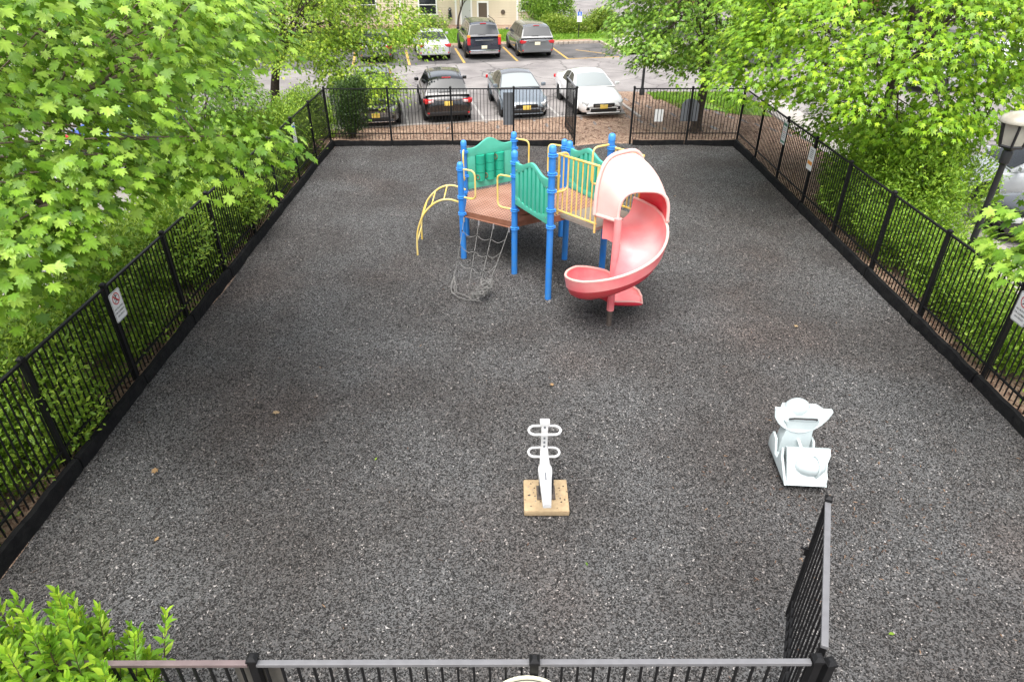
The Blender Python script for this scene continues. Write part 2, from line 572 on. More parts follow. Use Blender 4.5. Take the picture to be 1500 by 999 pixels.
def np_mesh(name, V, F, material, smooth=False, rib=None):
    """V (n,3), F (m,3) or (m,4) arrays -> mesh, fast"""
    me = bpy.data.meshes.new(name)
    k = F.shape[1]
    me.vertices.add(len(V))
    me.vertices.foreach_set('co', np.ascontiguousarray(V, dtype=np.float32).ravel())
    me.loops.add(F.size)
    me.loops.foreach_set('vertex_index', np.ascontiguousarray(F, dtype=np.int32).ravel())
    me.polygons.add(len(F))
    me.polygons.foreach_set('loop_start', np.arange(0, F.size, k, dtype=np.int32))
    me.polygons.foreach_set('loop_total', np.full(len(F), k, dtype=np.int32))
    me.update(calc_edges=True)
    me.validate()
    me.materials.append(M[material])
    if rib is not None:
        at = me.attributes.new('rib', 'FLOAT', 'POINT')
        at.data.foreach_set('value', np.ascontiguousarray(rib, dtype=np.float32))
    if smooth:
        me.shade_smooth()
    return me

def norm(a):
    return a / np.maximum(np.linalg.norm(a, axis=-1, keepdims=True), 1e-9)

def text_mesh(name, s, size, material, parent, mtx, extrude=0.001, align='CENTER'):
    cu = bpy.data.curves.new(name, 'FONT')
    cu.body = s
    cu.size = size
    cu.align_x = align
    cu.align_y = 'CENTER'
    cu.extrude = extrude
    cu.resolution_u = 2
    o = bpy.data.objects.new(name, cu)
    COL.objects.link(o)
    bpy.context.view_layer.update()
    dg = bpy.context.evaluated_depsgraph_get()
    me = bpy.data.meshes.new_from_object(o.evaluated_get(dg))
    bpy.data.objects.remove(o)
    bpy.data.curves.remove(cu)
    me.transform(mtx)
    me.materials.clear()
    me.materials.append(M[material])
    return link(name, me, parent)
# ------------------------------------------------------------------ the setting
XL, XR, YF, YN, FH = -6.04, 7.66, 22.62, 2.88, 1.82
LOTZ = -0.25

def lot_edge(x):
    return 26.8 + 0.215 * x

def curb_line(x):
    return 45.15 + 0.207 * x

def surf_z(x, y):
    """gently uneven playground surface, with hollows worn at the slide and the net"""
    z = 0.018 * np.sin(0.9 * x + 0.4) * np.cos(0.7 * y) + 0.012 * np.sin(2.3 * x - 1.1 * y)
    for cx, cy, r, d in ((2.3, 11.4, 0.8, 0.05), (0.4, 11.9, 1.3, 0.035), (1.86, 10.7, 0.4, 0.045), (-0.6, 12.3, 0.9, 0.035), (0.44, 6.0, 0.6, 0.02), (4.0, 6.2, 0.7, 0.03)):
        z = z - d * np.exp(-((x - cx) ** 2 + (y - cy) ** 2) / (r * r))
    return z - 0.02

def sheet(name, material, pts, z, kind='structure'):
    o = MB().add([(x, y, z) for x, y in pts], [tuple(range(len(pts)))]).build(name, material)
    return tag(o, kind=kind)

def height_grid(name, material, xs, ys_of, zf, ny):
    rows = []
    for x in xs:
        y0, y1 = ys_of(x)
        rows.append([(x, y0 + (y1 - y0) * k / ny, zf(x, y0 + (y1 - y0) * k / ny)) for k in range(ny + 1)])
    o = MB().grid(rows).build(name, material, smooth=True)
    return tag(o, kind='structure')

tag(MB().add([(-150, -60, -0.4), (150, -60, -0.4), (150, 260, -0.4), (-150, 260, -0.4)], [(0, 1, 2, 3)]).build('ground', 'lawn'), kind='structure')
sheet('road', 'asphalt_road', [(-70, -20), (70, -20), (70, 90), (-70, 90)], LOTZ)
# playground surface
xs = np.linspace(XL - 0.12, XR + 0.12, 70)
height_grid('playground_surface', 'mulch_base', xs, lambda x: (YN - 3.2, YF + 0.1), lambda x, y: float(surf_z(x, y)), 100)

def bed_z(x, y):
    dx = max(XL - 0.05 - x, x - XR - 0.05, 0)
    dy = max(y - YF - 0.05, 0)
    d = math.hypot(dx, dy)
    if d == 0:
        return -0.12
    t = min(max((d - 0.4) / 2.4, 0), 1)
    t = t * t * (3 - 2 * t)
    return 0.015 - 0.255 * t + 0.012 * math.sin(3.1 * x + 1.7 * y)

bx = list(np.linspace(-9.6, XL - 0.12, 12)) + list(np.linspace(XL - 0.06, 4.7, 24)) + list(np.linspace(4.74, XR + 0.06, 9)) + list(np.linspace(XR + 0.12, 10.6, 9))
height_grid('planting_bed', 'bark_mulch', bx, lambda x: (-8, lot_edge(x) if x <= 4.7 else 31.9), bed_z, 160)
sheet('stall_asphalt', 'asphalt_stall', [(-20, curb_line(-20)), (5.7, curb_line(5.7)), (6.5, 41.2), (-20, 39.7 - 4.4)], LOTZ + 0.004)
sheet('sidewalk', 'concrete', [(10.62, -8), (11.9, -8), (11.9, 30), (10.62, 30)], -0.21)
# lawn beyond the lot and the grass island behind the far fence
sheet('grass_strip', 'lawn', [(-15, curb_line(-15) + 0.14), (5.75, curb_line(5.75) + 0.14), (6.7, 41.7), (9.6, 42.4), (9.8, 58), (-15, 58)], -0.13)
sheet('grass_island', 'lawn', [(6.2, 31.7), (10.5, 31.7), (10.5, 27.2), (9.0, 27.8), (7.6, 29.2), (6.4, 30.6)], -0.222)
sheet('walkway', 'concrete', [(6.6, 44.4), (9.2, 45.0), (9.0, 52), (7.0, 52)], -0.126)
sheet('mulch_border', 'bark_mulch', [(-9, curb_line(-9) + 1.0), (5.2, curb_line(5.2) + 0.9), (5.4, curb_line(5.4) + 0.18), (-9, curb_line(-9) + 0.18)], -0.122)
sheet('foundation_bed', 'bark_mulch', [(-14, 52.2), (7, 51.2), (7, 54.6), (-14, 54.6)], -0.118)

# painted stall lines
def line(a, b, w, material, label):
    a, b = Vector((*a, 0)), Vector((*b, 0))
    d = (b - a).normalized()
    s = Vector((-d.y, d.x, 0)) * w / 2
    pts = [a - s, b - s, b + s, a + s]
    o = MB().add([(p.x, p.y, LOTZ + 0.009) for p in pts], [(0, 1, 2, 3)]).build('stall_line', material)
    return tag(o, kind='structure')

for x in (-9.8, -6.85, -3.9, -0.97, 2.0):
    y = lot_edge(x) + 0.1
    line((x, y), (x - 1.02, y + 4.8), 0.11, 'line_white', '')
for x in (-8.4, -5.45, -2.5, 0.42, 3.3):
    y = 39.75 + 0.21 * x
    line((x, y), (x - 0.85, y + 4.9), 0.13, 'line_yellow', '')
line((3.35, 40.55), (6.3, 41.2), 0.12, 'line_yellow', '')
line((4.0, 43.6), (5.7, 42.2), 0.11, 'line_yellow', '')

# kerb of granite blocks, each block its own piece
kerb = thing('curb', 'row of pale granite block kerb along the far parking stalls', 'curb', (0, 0, 0))
me_blk = MB().box((0, 0, 0), (0.30, 0.14, 0.30)).build('curb_stone', 'curb_stone', bevel=0.018, mesh_only=True)
kn = 0
def kerb_run(a, b, par):
    a, b = Vector((*a, 0)), Vector((*b, 0))
    d = b - a
    n = int(d.length / 0.33)
    for i in range(n):
        p = a + d * ((i + 0.5) / n)
        o = link('curb_stone', me_blk, par, (p.x + rnd.uniform(-.008, .008), p.y + rnd.uniform(-.015, .015), LOTZ + 0.0 + rnd.uniform(-.015, .015)), (rnd.uniform(-.03, .03), rnd.uniform(-.03, .03), math.atan2(d.y, d.x) + rnd.uniform(-.04, .04)))
kerb_run((-11.0, curb_line(-11.0)), (5.7, curb_line(5.7)), kerb)
kerb_run((5.82, curb_line(5.82)), (6.62, 41.6), kerb)
edge = MB()
for i in range(11):
    x0, x1 = -9.6 + i * 1.3, -9.6 + (i + 1) * 1.3 - 0.012
    edge.add([(x0, lot_edge(x0) - .02, -.2), (x1, lot_edge(x1) - .02, -.2), (x1, lot_edge(x1) + .08, -.2), (x0, lot_edge(x0) + .08, -.2),
              (x0, lot_edge(x0) - .02, -.4), (x1, lot_edge(x1) - .02, -.4), (x1, lot_edge(x1) + .08, -.4), (x0, lot_edge(x0) + .08, -.4)],
             [(0, 1, 2, 3), (0, 4, 5, 1), (1, 5, 6, 2), (2, 6, 7, 3), (3, 7, 4, 0)])
tag(edge.build('lot_edging', 'concrete'), 'low concrete edging between the parked cars and the bark bed', 'curb')
tag(MB().box((4.78, 29.4, -0.24), (0.12, 4.6, 0.14), R(10)).build('island_edging', 'concrete', bevel=0.01), 'short concrete kerb along the white sedan side of the tree island', 'curb')

# loose rubber chips: real relief on the surface (nobody could count them)
def chips(n):
    x = rng.uniform(XL + 0.05, XR - 0.05, n)
    y = rng.uniform(YN - 3.0, YF - 0.05, n)
    z = surf_z(x, y)
    s = rng.lognormal(math.log(0.0070), 0.28, n)
    el = rng.uniform(0.9, 1.9, n)
    a = rng.uniform(0, 2 * PI, n)
    base = np.array([[-1, -.6, 0], [1, -.7, 0], [.15, 1, 0], [0, 0, 1.0]])
    P = np.repeat(base[None], n, 0) + rng.normal(0, .25, (n, 4, 3))
    P[:, :, 0] *= el[:, None]
    P[:, :3, 2] = rng.uniform(-.25, .45, (n, 3))
    P[:, 3, 2] = rng.uniform(.4, 1.1, n)
    P *= s[:, None, None]
    c, si = np.cos(a)[:, None], np.sin(a)[:, None]
    X = P[:, :, 0] * c - P[:, :, 1] * si + x[:, None]
    Y = P[:, :, 0] * si + P[:, :, 1] * c + y[:, None]
    Z = P[:, :, 2] + z[:, None] + 0.003
    V = np.stack([X, Y, Z], -1).reshape(-1, 3)
    F = (np.array([[0, 1, 3], [1, 2, 3], [2, 0, 3]])[None] + (np.arange(n) * 4)[:, None, None]).reshape(-1, 3)
    o = link('rubber_mulch', np_mesh('rubber_mulch', V, F, 'chip_rubber'))
    return tag(o, 'loose black and grey rubber mulch chips covering the playground', 'rubber mulch', kind='stuff')
chips(500000)

def bark_chips(n):
    x = rng.uniform(-9.3, 10.5, n)
    y = rng.uniform(4, 31.5, n)
    keep = ((x < XL - .15) | (x > XR + .15) | (y > YF + .2)) & (y < np.where(x < 4.7, 26.7 + 0.215 * x, 31.6))
    x, y = x[keep], y[keep]
    n = len(x)
    z = np.array([bed_z(a, b) for a, b in zip(x, y)])
    s = rng.uniform(.015, .04, n)
    a = rng.uniform(0, 2 * PI, n)
    base = np.array([[-1.6, -.35, 0], [1.6, -.4, 0], [1.5, .4, .1], [-1.5, .35, .1]])
    P = np.repeat(base[None], n, 0) + rng.normal(0, .15, (n, 4, 3))
    P *= s[:, None, None]
    c, si = np.cos(a)[:, None], np.sin(a)[:, None]
    V = np.stack([P[:, :, 0] * c - P[:, :, 1] * si + x[:, None], P[:, :, 0] * si + P[:, :, 1] * c + y[:, None], P[:, :, 2] + z[:, None] + .012], -1).reshape(-1, 3)
    F = np.arange(n * 4).reshape(-1, 4)
    o = link('bark_chips', np_mesh('bark_chips', V, F, M_BARK))
    return tag(o, 'brown bark mulch chips strewn over the planting beds', 'bark mulch', kind='stuff')
leaf_mat('bark_chip', (0.09, 0.045, 0.03), (0.21, 0.12, 0.08), (0.42, 0.29, 0.21), rough=0.9, trans=0.02)
M_BARK = 'bark_chip'
bark_chips(42000)

# ------------------------------------------------------------------ fences
me_picket = MB().box((0, 0, 0.97), (0.0165, 0.0165, 1.62)).build('picket', 'black_metal', mesh_only=True)
me_post = MB().box((0, 0, 0.9), (0.062, 0.062, 1.86)).build('post', 'black_metal', bevel=0.004, mesh_only=True)
me_cap = MB().box((0, 0, 1.836), (0.078, 0.078, 0.022)).add([(-.036, -.036, 1.848), (.036, -.036, 1.848), (.036, .036, 1.848), (-.036, .036, 1.848), (-.015, -.015, 1.872), (.015, -.015, 1.872), (.015, .015, 1.872), (-.015, .015, 1.872)],
        [(0, 1, 5, 4), (1, 2, 6, 5), (2, 3, 7, 6), (3, 0, 4, 7), (4, 5, 6, 7)]).build('post_cap', 'black_metal', mesh_only=True)

def fence(name, label, a, b, stations, post_at, rail_mats=None, group=None, picket_gap=0.108):
    """stations: distances of posts from a; rails and pickets run between neighbouring posts"""
    a, b = Vector((*a, 0)), Vector((*b, 0))
    d = (b - a).normalized()
    t = thing(name, label, 'fence', a, math.atan2(d.y, d.x), group)
    for s in post_at:
        p = link('post', me_post, t, (s, 0, 0), (rnd.uniform(-.006, .006), rnd.uniform(-.006, .006), 0))
        link('post_cap', me_cap, p)
    for i, (s0, s1) in enumerate(zip(stations, stations[1:])):
        L = s1 - s0 - 0.062
        c = (s0 + s1) / 2
        rm = (rail_mats or {}).get(i, 'black_metal')
        MB().box((c, 0, 1.785), (L, 0.042, 0.034)).build('top_rail', rm, t, bevel=0.004)
        MB().box((c, 0, 0.36), (L, 0.03, 0.028)).build('bottom_rail', 'black_metal', t)
        n = int(L / picket_gap)
        for k in range(n):
            link('picket', me_picket, t, (s0 + 0.031 + L * (k + 0.5) / n, 0, 0), (0, 0, 0))
    return t

def seq(a, b, n):
    return [a + (b - a) * i / n for i in range(n + 1)]

LS = seq(0.0, YF - YN, 10)
fence('fence', 'long black picket fence in front of the green hedge on the left side', (XL, YN), (XL, YF), LS, LS[:-1])
fence('fence', 'long black picket fence along the right side below the street lamp', (XR, YN), (XR, YF), LS, LS)
FS = seq(0, 2.17 - XL, 4)
fence('fence', 'black picket fence at the far end in front of the parked cars', (XL, YF), (2.17, YF), FS, FS)
FS2 = [0, 1.9, XR - 4.05]
fence('fence', 'short far black picket fence right of the open gate, before a tree trunk', (4.05, YF), (XR, YF), FS2, FS2[:-1])
NS = seq(0, 2.24 - XL, 4)
fence('fence', 'near black picket fence with pale reflection painted on its top rail crossing the bottom foreground', (XL, YN), (2.24, YN), NS, NS[1:], {0: 'pink_sheen_rail', 1: 'pink_sheen_rail', 2: 'grey_sheen_rail', 3: 'grey_sheen_rail'} if 'grey_sheen_rail' in M else None, picket_gap=0.118)

def gate(label, hinge, ang, width, latch_side=1):
    t = thing('gate', label, 'gate', (*hinge, 0), ang)
    for s in (0.05, width):
        MB().box((s, 0, 0.95), (0.05, 0.05, 1.70)).build('stile', 'black_metal', t, bevel=0.004)
    MB().box((0.05 + (width - 0.05) / 2, 0, 1.805), (width + 0.02, 0.052, 0.034)).build('top_rail', 'grey_sheen_rail', t, bevel=0.004)
    MB().box((0.05 + (width - 0.05) / 2, 0, 0.36), (width - 0.1, 0.03, 0.03)).build('bottom_rail', 'black_metal', t)
    MB().box((0.05 + (width - 0.05) / 2, 0, 0.14), (width - 0.1, 0.03, 0.03)).build('bottom_rail', 'black_metal', t)
    n = int((width - 0.1) / 0.125)
    for k in range(n):
        link('picket', me_picket, t, (0.08 + (width - 0.12) * (k + 0.5) / n, 0, -0.02))
    MB().box((width, 0, 1.838), (0.066, 0.066, 0.03)).add([(width - .03, -.03, 1.853), (width + .03, -.03, 1.853), (width + .03, .03, 1.853), (width - .03, .03, 1.853), (width, 0, 1.885)], [(0, 1, 4), (1, 2, 4), (2, 3, 4), (3, 0, 4)]).build('cap', 'black_metal', t)
    la = MB().box((width - .02, 0.04 * latch_side, 1.12), (0.03, 0.03, 0.10)).box((width - .02, 0.07 * latch_side, 1.15), (0.018, 0.05, 0.018)).build('latch', 'black_metal', t, bevel=0.003)
    for z in (0.5, 1.5):
        MB().lathe([(.016, z - .06), (.016, z + .06)], 8, (0.0, 0, 0)).build('hinge', 'black_metal', t)
    return t

gate('black picket gate standing open at the lower right, swung into the playground', (2.34, YN + 0.09), math.atan2(1.47, 0.62), 1.62)
gate('black picket gate swung open outwards at the far fence beside the white sedan', (2.17, YF + 0.07), math.atan2(1.72, -0.17), 1.75, -1)
# post of the gate hinge
g = thing('gate_post', 'black square hinge post at the near open gate', 'post', (2.345, YN - 0.01, 0), R(8))
MB().box((0, 0, 0.88), (0.062, 0.062, 1.80)).build('shaft', 'black_metal', g, bevel=0.004)
link('post_cap', me_cap, g, (0, 0, -0.04))

# black edging boards at the foot of the fences
def border(label, a, b, h, th):
    a, b = Vector((*a, 0)), Vector((*b, 0))
    d = b - a
    t = thing('border', label, 'edging', a, math.atan2(d.y, d.x))
    n = max(1, round(d.length / 2.0))
    w = d.length / n
    for i in range(n):
        k = 6
        rows = []
        for j in range(k + 1):
            s = i * w + 0.012 + (w - 0.024) * j / k
            o = rnd.uniform(-.012, .012)
            top = h + rnd.uniform(-.012, .012)
            rows.append([(s, -th / 2 + o, -0.1), (s, -th / 2 + o, top * 0.6), (s, -th / 2 + o + .012, top), (s, th / 2 + o - .012, top), (s, th / 2 + o, top * 0.6), (s, th / 2 + o, -0.1)])
        m = MB().grid(rows)
        m.add(rows[0], [(5, 4, 3, 2, 1, 0)]).add(rows[-1], [(0, 1, 2, 3, 4, 5)])
        m.build('board', 'border_black', t, smooth=True, angle=35)
    return t
border('black edging board along the foot of the left fence', (XL + 0.085, YN + .1), (XL + 0.085, YF - 0.16), 0.19, 0.10)
border('black edging board along the foot of the right fence', (XR - 0.085, YN + .1), (XR - 0.085, YF - 0.16), 0.19, 0.10)
border('black edging board along the far fence left of the open gate', (XL + 0.05, YF - 0.1), (2.1, YF - 0.1), 0.155, 0.07)
border('black edging board along the far fence right of the open gate', (4.12, YF - 0.1), (XR - 0.05, YF - 0.1), 0.155, 0.07)
# ------------------------------------------------------------------ the play structure
def dots_mat():
    m = mat('deck_perforated', (0.27, 0.115, 0.07), rough=0.65)
    n, l = m.node_tree.nodes, m.node_tree.links
    b = n['Principled BSDF']
    tc = n.new('ShaderNodeTexCoord')
    mp = n.new('ShaderNodeMapping')
    mp.inputs['Rotation'].default_value = (0, 0, R(30))
    l.new(tc.outputs['Object'], mp.inputs['Vector'])
    sx = n.new('ShaderNodeSeparateXYZ')
    l.new(mp.outputs[0], sx.inputs[0])
    acc = None
    for ax in (0, 1):
        a = n.new('ShaderNodeMath'); a.operation = 'MULTIPLY'; a.inputs[1].default_value = 1 / 0.075
        l.new(sx.outputs[ax], a.inputs[0])
        f = n.new('ShaderNodeMath'); f.operation = 'FRACT'
        l.new(a.outputs[0], f.inputs[0])
        s = n.new('ShaderNodeMath'); s.operation = 'SUBTRACT'; s.inputs[1].default_value = 0.5
        l.new(f.outputs[0], s.inputs[0])
        q = n.new('ShaderNodeMath'); q.operation = 'POWER'; q.inputs[1].default_value = 2
        ab = n.new('ShaderNodeMath'); ab.operation = 'ABSOLUTE'
        l.new(s.outputs[0], ab.inputs[0])
        l.new(ab.outputs[0], q.inputs[0])
        if acc is None:
            acc = q.outputs[0]
        else:
            ad = n.new('ShaderNodeMath'); ad.operation = 'ADD'
            l.new(acc, ad.inputs[0]); l.new(q.outputs[0], ad.inputs[1])
            acc = ad.outputs[0]
    lt = n.new('ShaderNodeMath'); lt.operation = 'LESS_THAN'; lt.inputs[1].default_value = 0.05
    l.new(acc, lt.inputs[0])
    nz = n.new('ShaderNodeTexNoise'); nz.inputs['Scale'].default_value = 3; nz.inputs['Detail'].default_value = 5
    l.new(tc.outputs['Object'], nz.inputs['Vector'])
    r = n.new('ShaderNodeValToRGB')
    r.color_ramp.elements[0].position = 0.35; r.color_ramp.elements[0].color = (0.31, 0.15, 0.10, 1)
    r.color_ramp.elements[1].position = 0.7; r.color_ramp.elements[1].color = (0.40, 0.22, 0.16, 1)
    l.new(nz.outputs['Fac'], r.inputs['Fac'])
    mx = n.new('ShaderNodeMix'); mx.data_type = 'RGBA'
    l.new(lt.outputs[0], mx.inputs['Factor'])
    l.new(r.outputs['Color'], mx.inputs['A'])
    mx.inputs['B'].default_value = (0.03, 0.014, 0.01, 1)
    l.new(mx.outputs['Result'], b.inputs['Base Color'])
dots_mat()

P0 = Vector((0.4, 13.2, 0))
play = thing('play_structure', 'blue and green playground climber with red spiral slide and brown decks', 'play structure', P0)

def pb(mb, name, material, parent=play, **k):
    return mb.build(name, material, parent, origin=P0, **k)

NODE = dict(A=(-1.04, 13.65), A2=(-1.04, 14.95), B2=(0.09, 15.6), P4=(1.22, 14.95), D=(1.22, 13.65), B=(0.09, 13.0), C=(0.76, 11.82), E=(1.90, 12.50))
TOP = dict(A=2.17, A2=2.26, B2=2.27, P4=2.28, D=2.6, B=2.6, C=3.04, E=3.06)
COLLARS = dict(A=(1.05, 1.42, 2.03), A2=(1.05, 1.45, 2.0), B2=(1.05, 1.9, 2.08), P4=(1.05, 2.1), D=(1.05, 1.6, 2.45), B=(0.98, 1.38, 2.1, 2.36), C=(1.50, 1.83, 2.2, 2.52, 2.86), E=(1.62, 2.2, 2.8))
Z1, Z2 = 1.08, 1.66

def V3(k, z):
    return Vector((*NODE[k], z))

for k, (x, y) in NODE.items():
    h = TOP[k]
    r = 0.064
    post = pb(MB().lathe([(r, -0.25), (r, h - 0.12)], 20, (x, y, 0)), 'post', 'blue_post', smooth=True)
    pb(MB().lathe([(r + .004, h - .12), (r + .004, h - .05), (r * .88, h - .018), (r * .5, h), (0.0, h + .004)], 20, (x, y, 0)), 'post_cap', 'blue_collar', post, smooth=True)
    for z in COLLARS[k]:
        pb(MB().lathe([(r + .001, z - .03), (r + .02, z - .026), (r + .02, z - .016), (r + .006, z - .012), (r + .006, z + .012), (r + .02, z + .016), (r + .02, z + .026), (r + .001, z + .03)], 20, (x, y, 0)).box((x + .08, y - .02, z), (.035, .03, .045)), 'collar', 'blue_collar', post, smooth=True)

# decks
def deck(name, keys, z, inset):
    c = sum((Vector(NODE[k]) for k in keys), Vector((0, 0))) / len(keys)
    pts = [Vector(NODE[k]) + (c - Vector(NODE[k])).normalized() * inset for k in keys]
    m = MB()
    m.add([(p.x, p.y, z) for p in pts], [tuple(range(len(pts)))])
    top = pb(m, name, 'deck_perforated')
    s = MB()
    n = len(pts)
    for i in range(n):
        a, b = pts[i], pts[(i + 1) % n]
        ci = lambda p: p + (c - p).normalized() * 0.03
        ia, ib = ci(a), ci(b)
        s.add([(a.x, a.y, z - .004), (b.x, b.y, z - .004), (b.x, b.y, z - .12), (a.x, a.y, z - .12), (ia.x, ia.y, z - .004), (ib.x, ib.y, z - .004), (ib.x, ib.y, z - .12), (ia.x, ia.y, z - .12)],
              [(0, 1, 2, 3), (4, 7, 6, 5), (0, 4, 5, 1), (3, 2, 6, 7), (0, 3, 7, 4), (1, 5, 6, 2)])
    s.add([(p.x, p.y, z - .03) for p in pts], [tuple(range(n))])
    pb(s, 'deck_frame', 'deck_brown', top)
    return top
deck('deck', ('A', 'B', 'D', 'P4', 'B2', 'A2'), Z1, 0.07)
deck('deck', ('B', 'C', 'E', 'D'), Z2, 0.075)

def edge_frame(k0, k1, gap=0.075):
    a, b = Vector((*NODE[k0], 0)), Vector((*NODE[k1], 0))
    d = (b - a)
    L = d.length
    d.normalize()
    n = Vector((d.y, -d.x, 0))
    return a + d * gap, d, n, L - 2 * gap

# riser and step between the decks
a, d, n, L = edge_frame('B', 'D')
m = MB()
for i in range(4):
    z0 = Z1 + 0.02 + i * 0.135
    m.prism([(0, z0), (L, z0), (L, z0 + .11), (0, z0 + .11)], 0.0, 0.02, lambda u, v, w: a + d * u + n * (w - .02) + Vector((0, 0, v)))
pb(m, 'riser', 'deck_brown')
m = MB().prism([(0.1, Z1 + .26), (L - .1, Z1 + .26), (L - .1, Z1 + .30), (0.1, Z1 + .30)], -0.34, -0.03, lambda u, v, w: a + d * u + n * w + Vector((0, 0, v)))
m.prism([(0.1, Z1), (L - .1, Z1), (L - .1, Z1 + .26), (0.1, Z1 + .26)], -0.34, -0.31, lambda u, v, w: a + d * u + n * w + Vector((0, 0, v)))
pb(m, 'step', 'deck_brown')

# wavy green barrier panels with upright slots
def wavy(u, L, h0, hump):
    t = u / L
    return h0 + hump * (0.5 - 0.5 * math.cos(2 * PI * min(max((t - .08) / .84, 0), 1))) + 0.012 * math.cos(4 * PI * t)

def barrier(k0, k1, z0, h0, hump, slots=7):
    a, d, n, L = edge_frame(k0, k1, 0.07)
    xf = lambda u, v, w: a + d * u + n * w + Vector((0, 0, v))
    N = 24
    back = [(0.02, z0 + .02), (L - .02, z0 + .02)] + [(L - .02 - (L - .04) * i / N, wavy(L - .02 - (L - .04) * i / N, L, z0 + h0, hump) - .02) for i in range(N + 1)]
    p = pb(MB().prism(back, -0.008, 0.008, xf), 'barrier_panel', 'green_dark')
    f = MB()
    T0, T1 = -0.026, 0.026
    m0 = 0.07
    # rounded border at top following the wave, bottom band and the bars between the slots
    us = [L * i / N for i in range(N + 1)]
    def top_in(u):
        return wavy(u, L, z0 + h0, hump) - 0.09 - 0.14 * abs(2 * u / L - 1) ** 2.2
    f.prism([(u, top_in(u)) for u in us] + [(u, wavy(u, L, z0 + h0, hump)) for u in reversed(us)], T0, T1, xf)
    def bot_in(u):
        return z0 + 0.10 + 0.12 * abs(2 * u / L - 1) ** 2.5
    f.prism([(u, bot_in(u)) for u in reversed(us)] + [(u, z0) for u in us], T0, T1, xf)
    step = (L - 2 * m0) / slots
    sw = step * 0.46
    xs_ = [0.0]
    for i in range(slots):
        c = m0 + step * (i + .5)
        xs_ += [c - sw / 2, c + sw / 2]
    xs_.append(L)
    for u0, u1 in zip(xs_[0::2], xs_[1::2]):
        f.prism([(u0, bot_in(u0) - .02), (u1, bot_in(u1) - .02), (u1, top_in(u1) + .02), (u0, top_in(u0) + .02)], T0 + .0015, T1 - .0015, xf)
    fr = pb(f, 'panel_frame', 'green_panel', p, bevel=0.005, smooth=True)
    for u, v in ((.05, z0 + .12), (L - .05, z0 + .12), (.05, z0 + h0 - .14), (L - .05, z0 + h0 - .14)):
        pb(MB().prism([(u + .014 * math.cos(q), v + .014 * math.sin(q)) for q in [2 * PI * i / 8 for i in range(8)]], 0.027, 0.036, xf), 'bolt', 'rope_clip', p)
barrier('B', 'C', 1.52, 0.86, 0.14)
barrier('D', 'E', 1.66, 0.80, 0.14)

# tic-tac-toe panel at the back of the low deck
a, d, n, L = edge_frame('A2', 'B2', 0.07)
n = -n
xf = lambda u, v, w: a + d * u + n * w + Vector((0, 0, v))
z0, h0, hump = 1.12, 0.93, 0.17
N = 28
us = [L * i / N for i in range(N + 1)]
u0, u1, v0, v1 = 0.20, L - 0.20, z0 + 0.16, z0 + 0.76
f = MB()
f.prism([(0, v1)] + [(L, v1)] + [(u, wavy(u, L, z0 + h0, hump)) for u in reversed(us)], -.025, .025, xf)
f.prism([(0, z0), (L, z0), (L, v0), (0, v0)], -.025, .025, xf)
f.prism([(0, v0), (u0, v0), (u0, v1), (0, v1)], -.0245, .0245, xf)
f.prism([(u1, v0), (L, v0), (L, v1), (u1, v1)], -.0245, .0245, xf)
ttt = pb(f, 'game_panel', 'green_panel', bevel=0.006, smooth=True)
cw = (u1 - u0) / 3
ch = (v1 - v0) / 3
for i in range(3):
    cx = u0 + cw * (i + .5)
    pb(MB().tube([xf(cx, v0, 0), xf(cx, v1, 0)], 0.012, 8), 'rod', 'rope_clip', ttt)
    for j in range(3):
        cz = v0 + ch * (j + .5)
        r = cw * 0.45
        hh = ch * 0.475
        m = MB().lathe([(r * .2, -hh), (r, -hh), (r, hh), (r * .2, hh)], 20, xf(cx, cz, 0))
        sp = pb(m, 'spinner', 'green_dark', ttt, smooth=True, angle=30)
        if (i, j) in ((2, 2), (0, 0), (1, 0)):
            ang = rnd.uniform(-.9, .9)
            q = xf(cx, cz, 0)
            ca = Vector((math.sin(ang), -math.cos(ang), 0))
            sd = Vector((ca.y, -ca.x, 0))
            ring = [q + ca * (r + .002) + sd * (.045 * math.cos(2 * PI * t / 16)) + Vector((0, 0, .055 * math.sin(2 * PI * t / 16))) for t in range(17)]
            pb(MB().tube(ring, .008, 6), 'letter_o', 'deck_brown', sp)

# yellow hand loops beside the openings
def loop(k, towards, z_lo, z_hi, reach, r=0.019):
    a = Vector((*NODE[k], 0))
    d = (Vector((*NODE[towards], 0)) - a).normalized()
    pts = rounded([a + d * .06 + Vector((0, 0, z_hi)), a + d * reach + Vector((0, 0, z_hi)), a + d * reach + Vector((0, 0, z_lo)), a + d * .06 + Vector((0, 0, z_lo))], 0.12)
    pb(MB().tube(pts, r, 10), 'hand_loop', 'yellow_pipe', smooth=True)
loop('A', 'B', 1.42, 2.03, 0.36)
loop('B', 'A', 1.38, 2.06, 0.40)
loop('A2', 'A', 1.42, 2.05, 0.30)
loop('A', 'A2', 1.42, 2.05, 0.30)
loop('B2', 'P4', 1.42, 2.12, 0.40)
loop('P4', 'B2', 1.42, 2.12, 0.40)
loop('E', 'C', 2.15, 2.86, 0.42)
loop('C', 'E', 2.15, 2.86, 0.36)

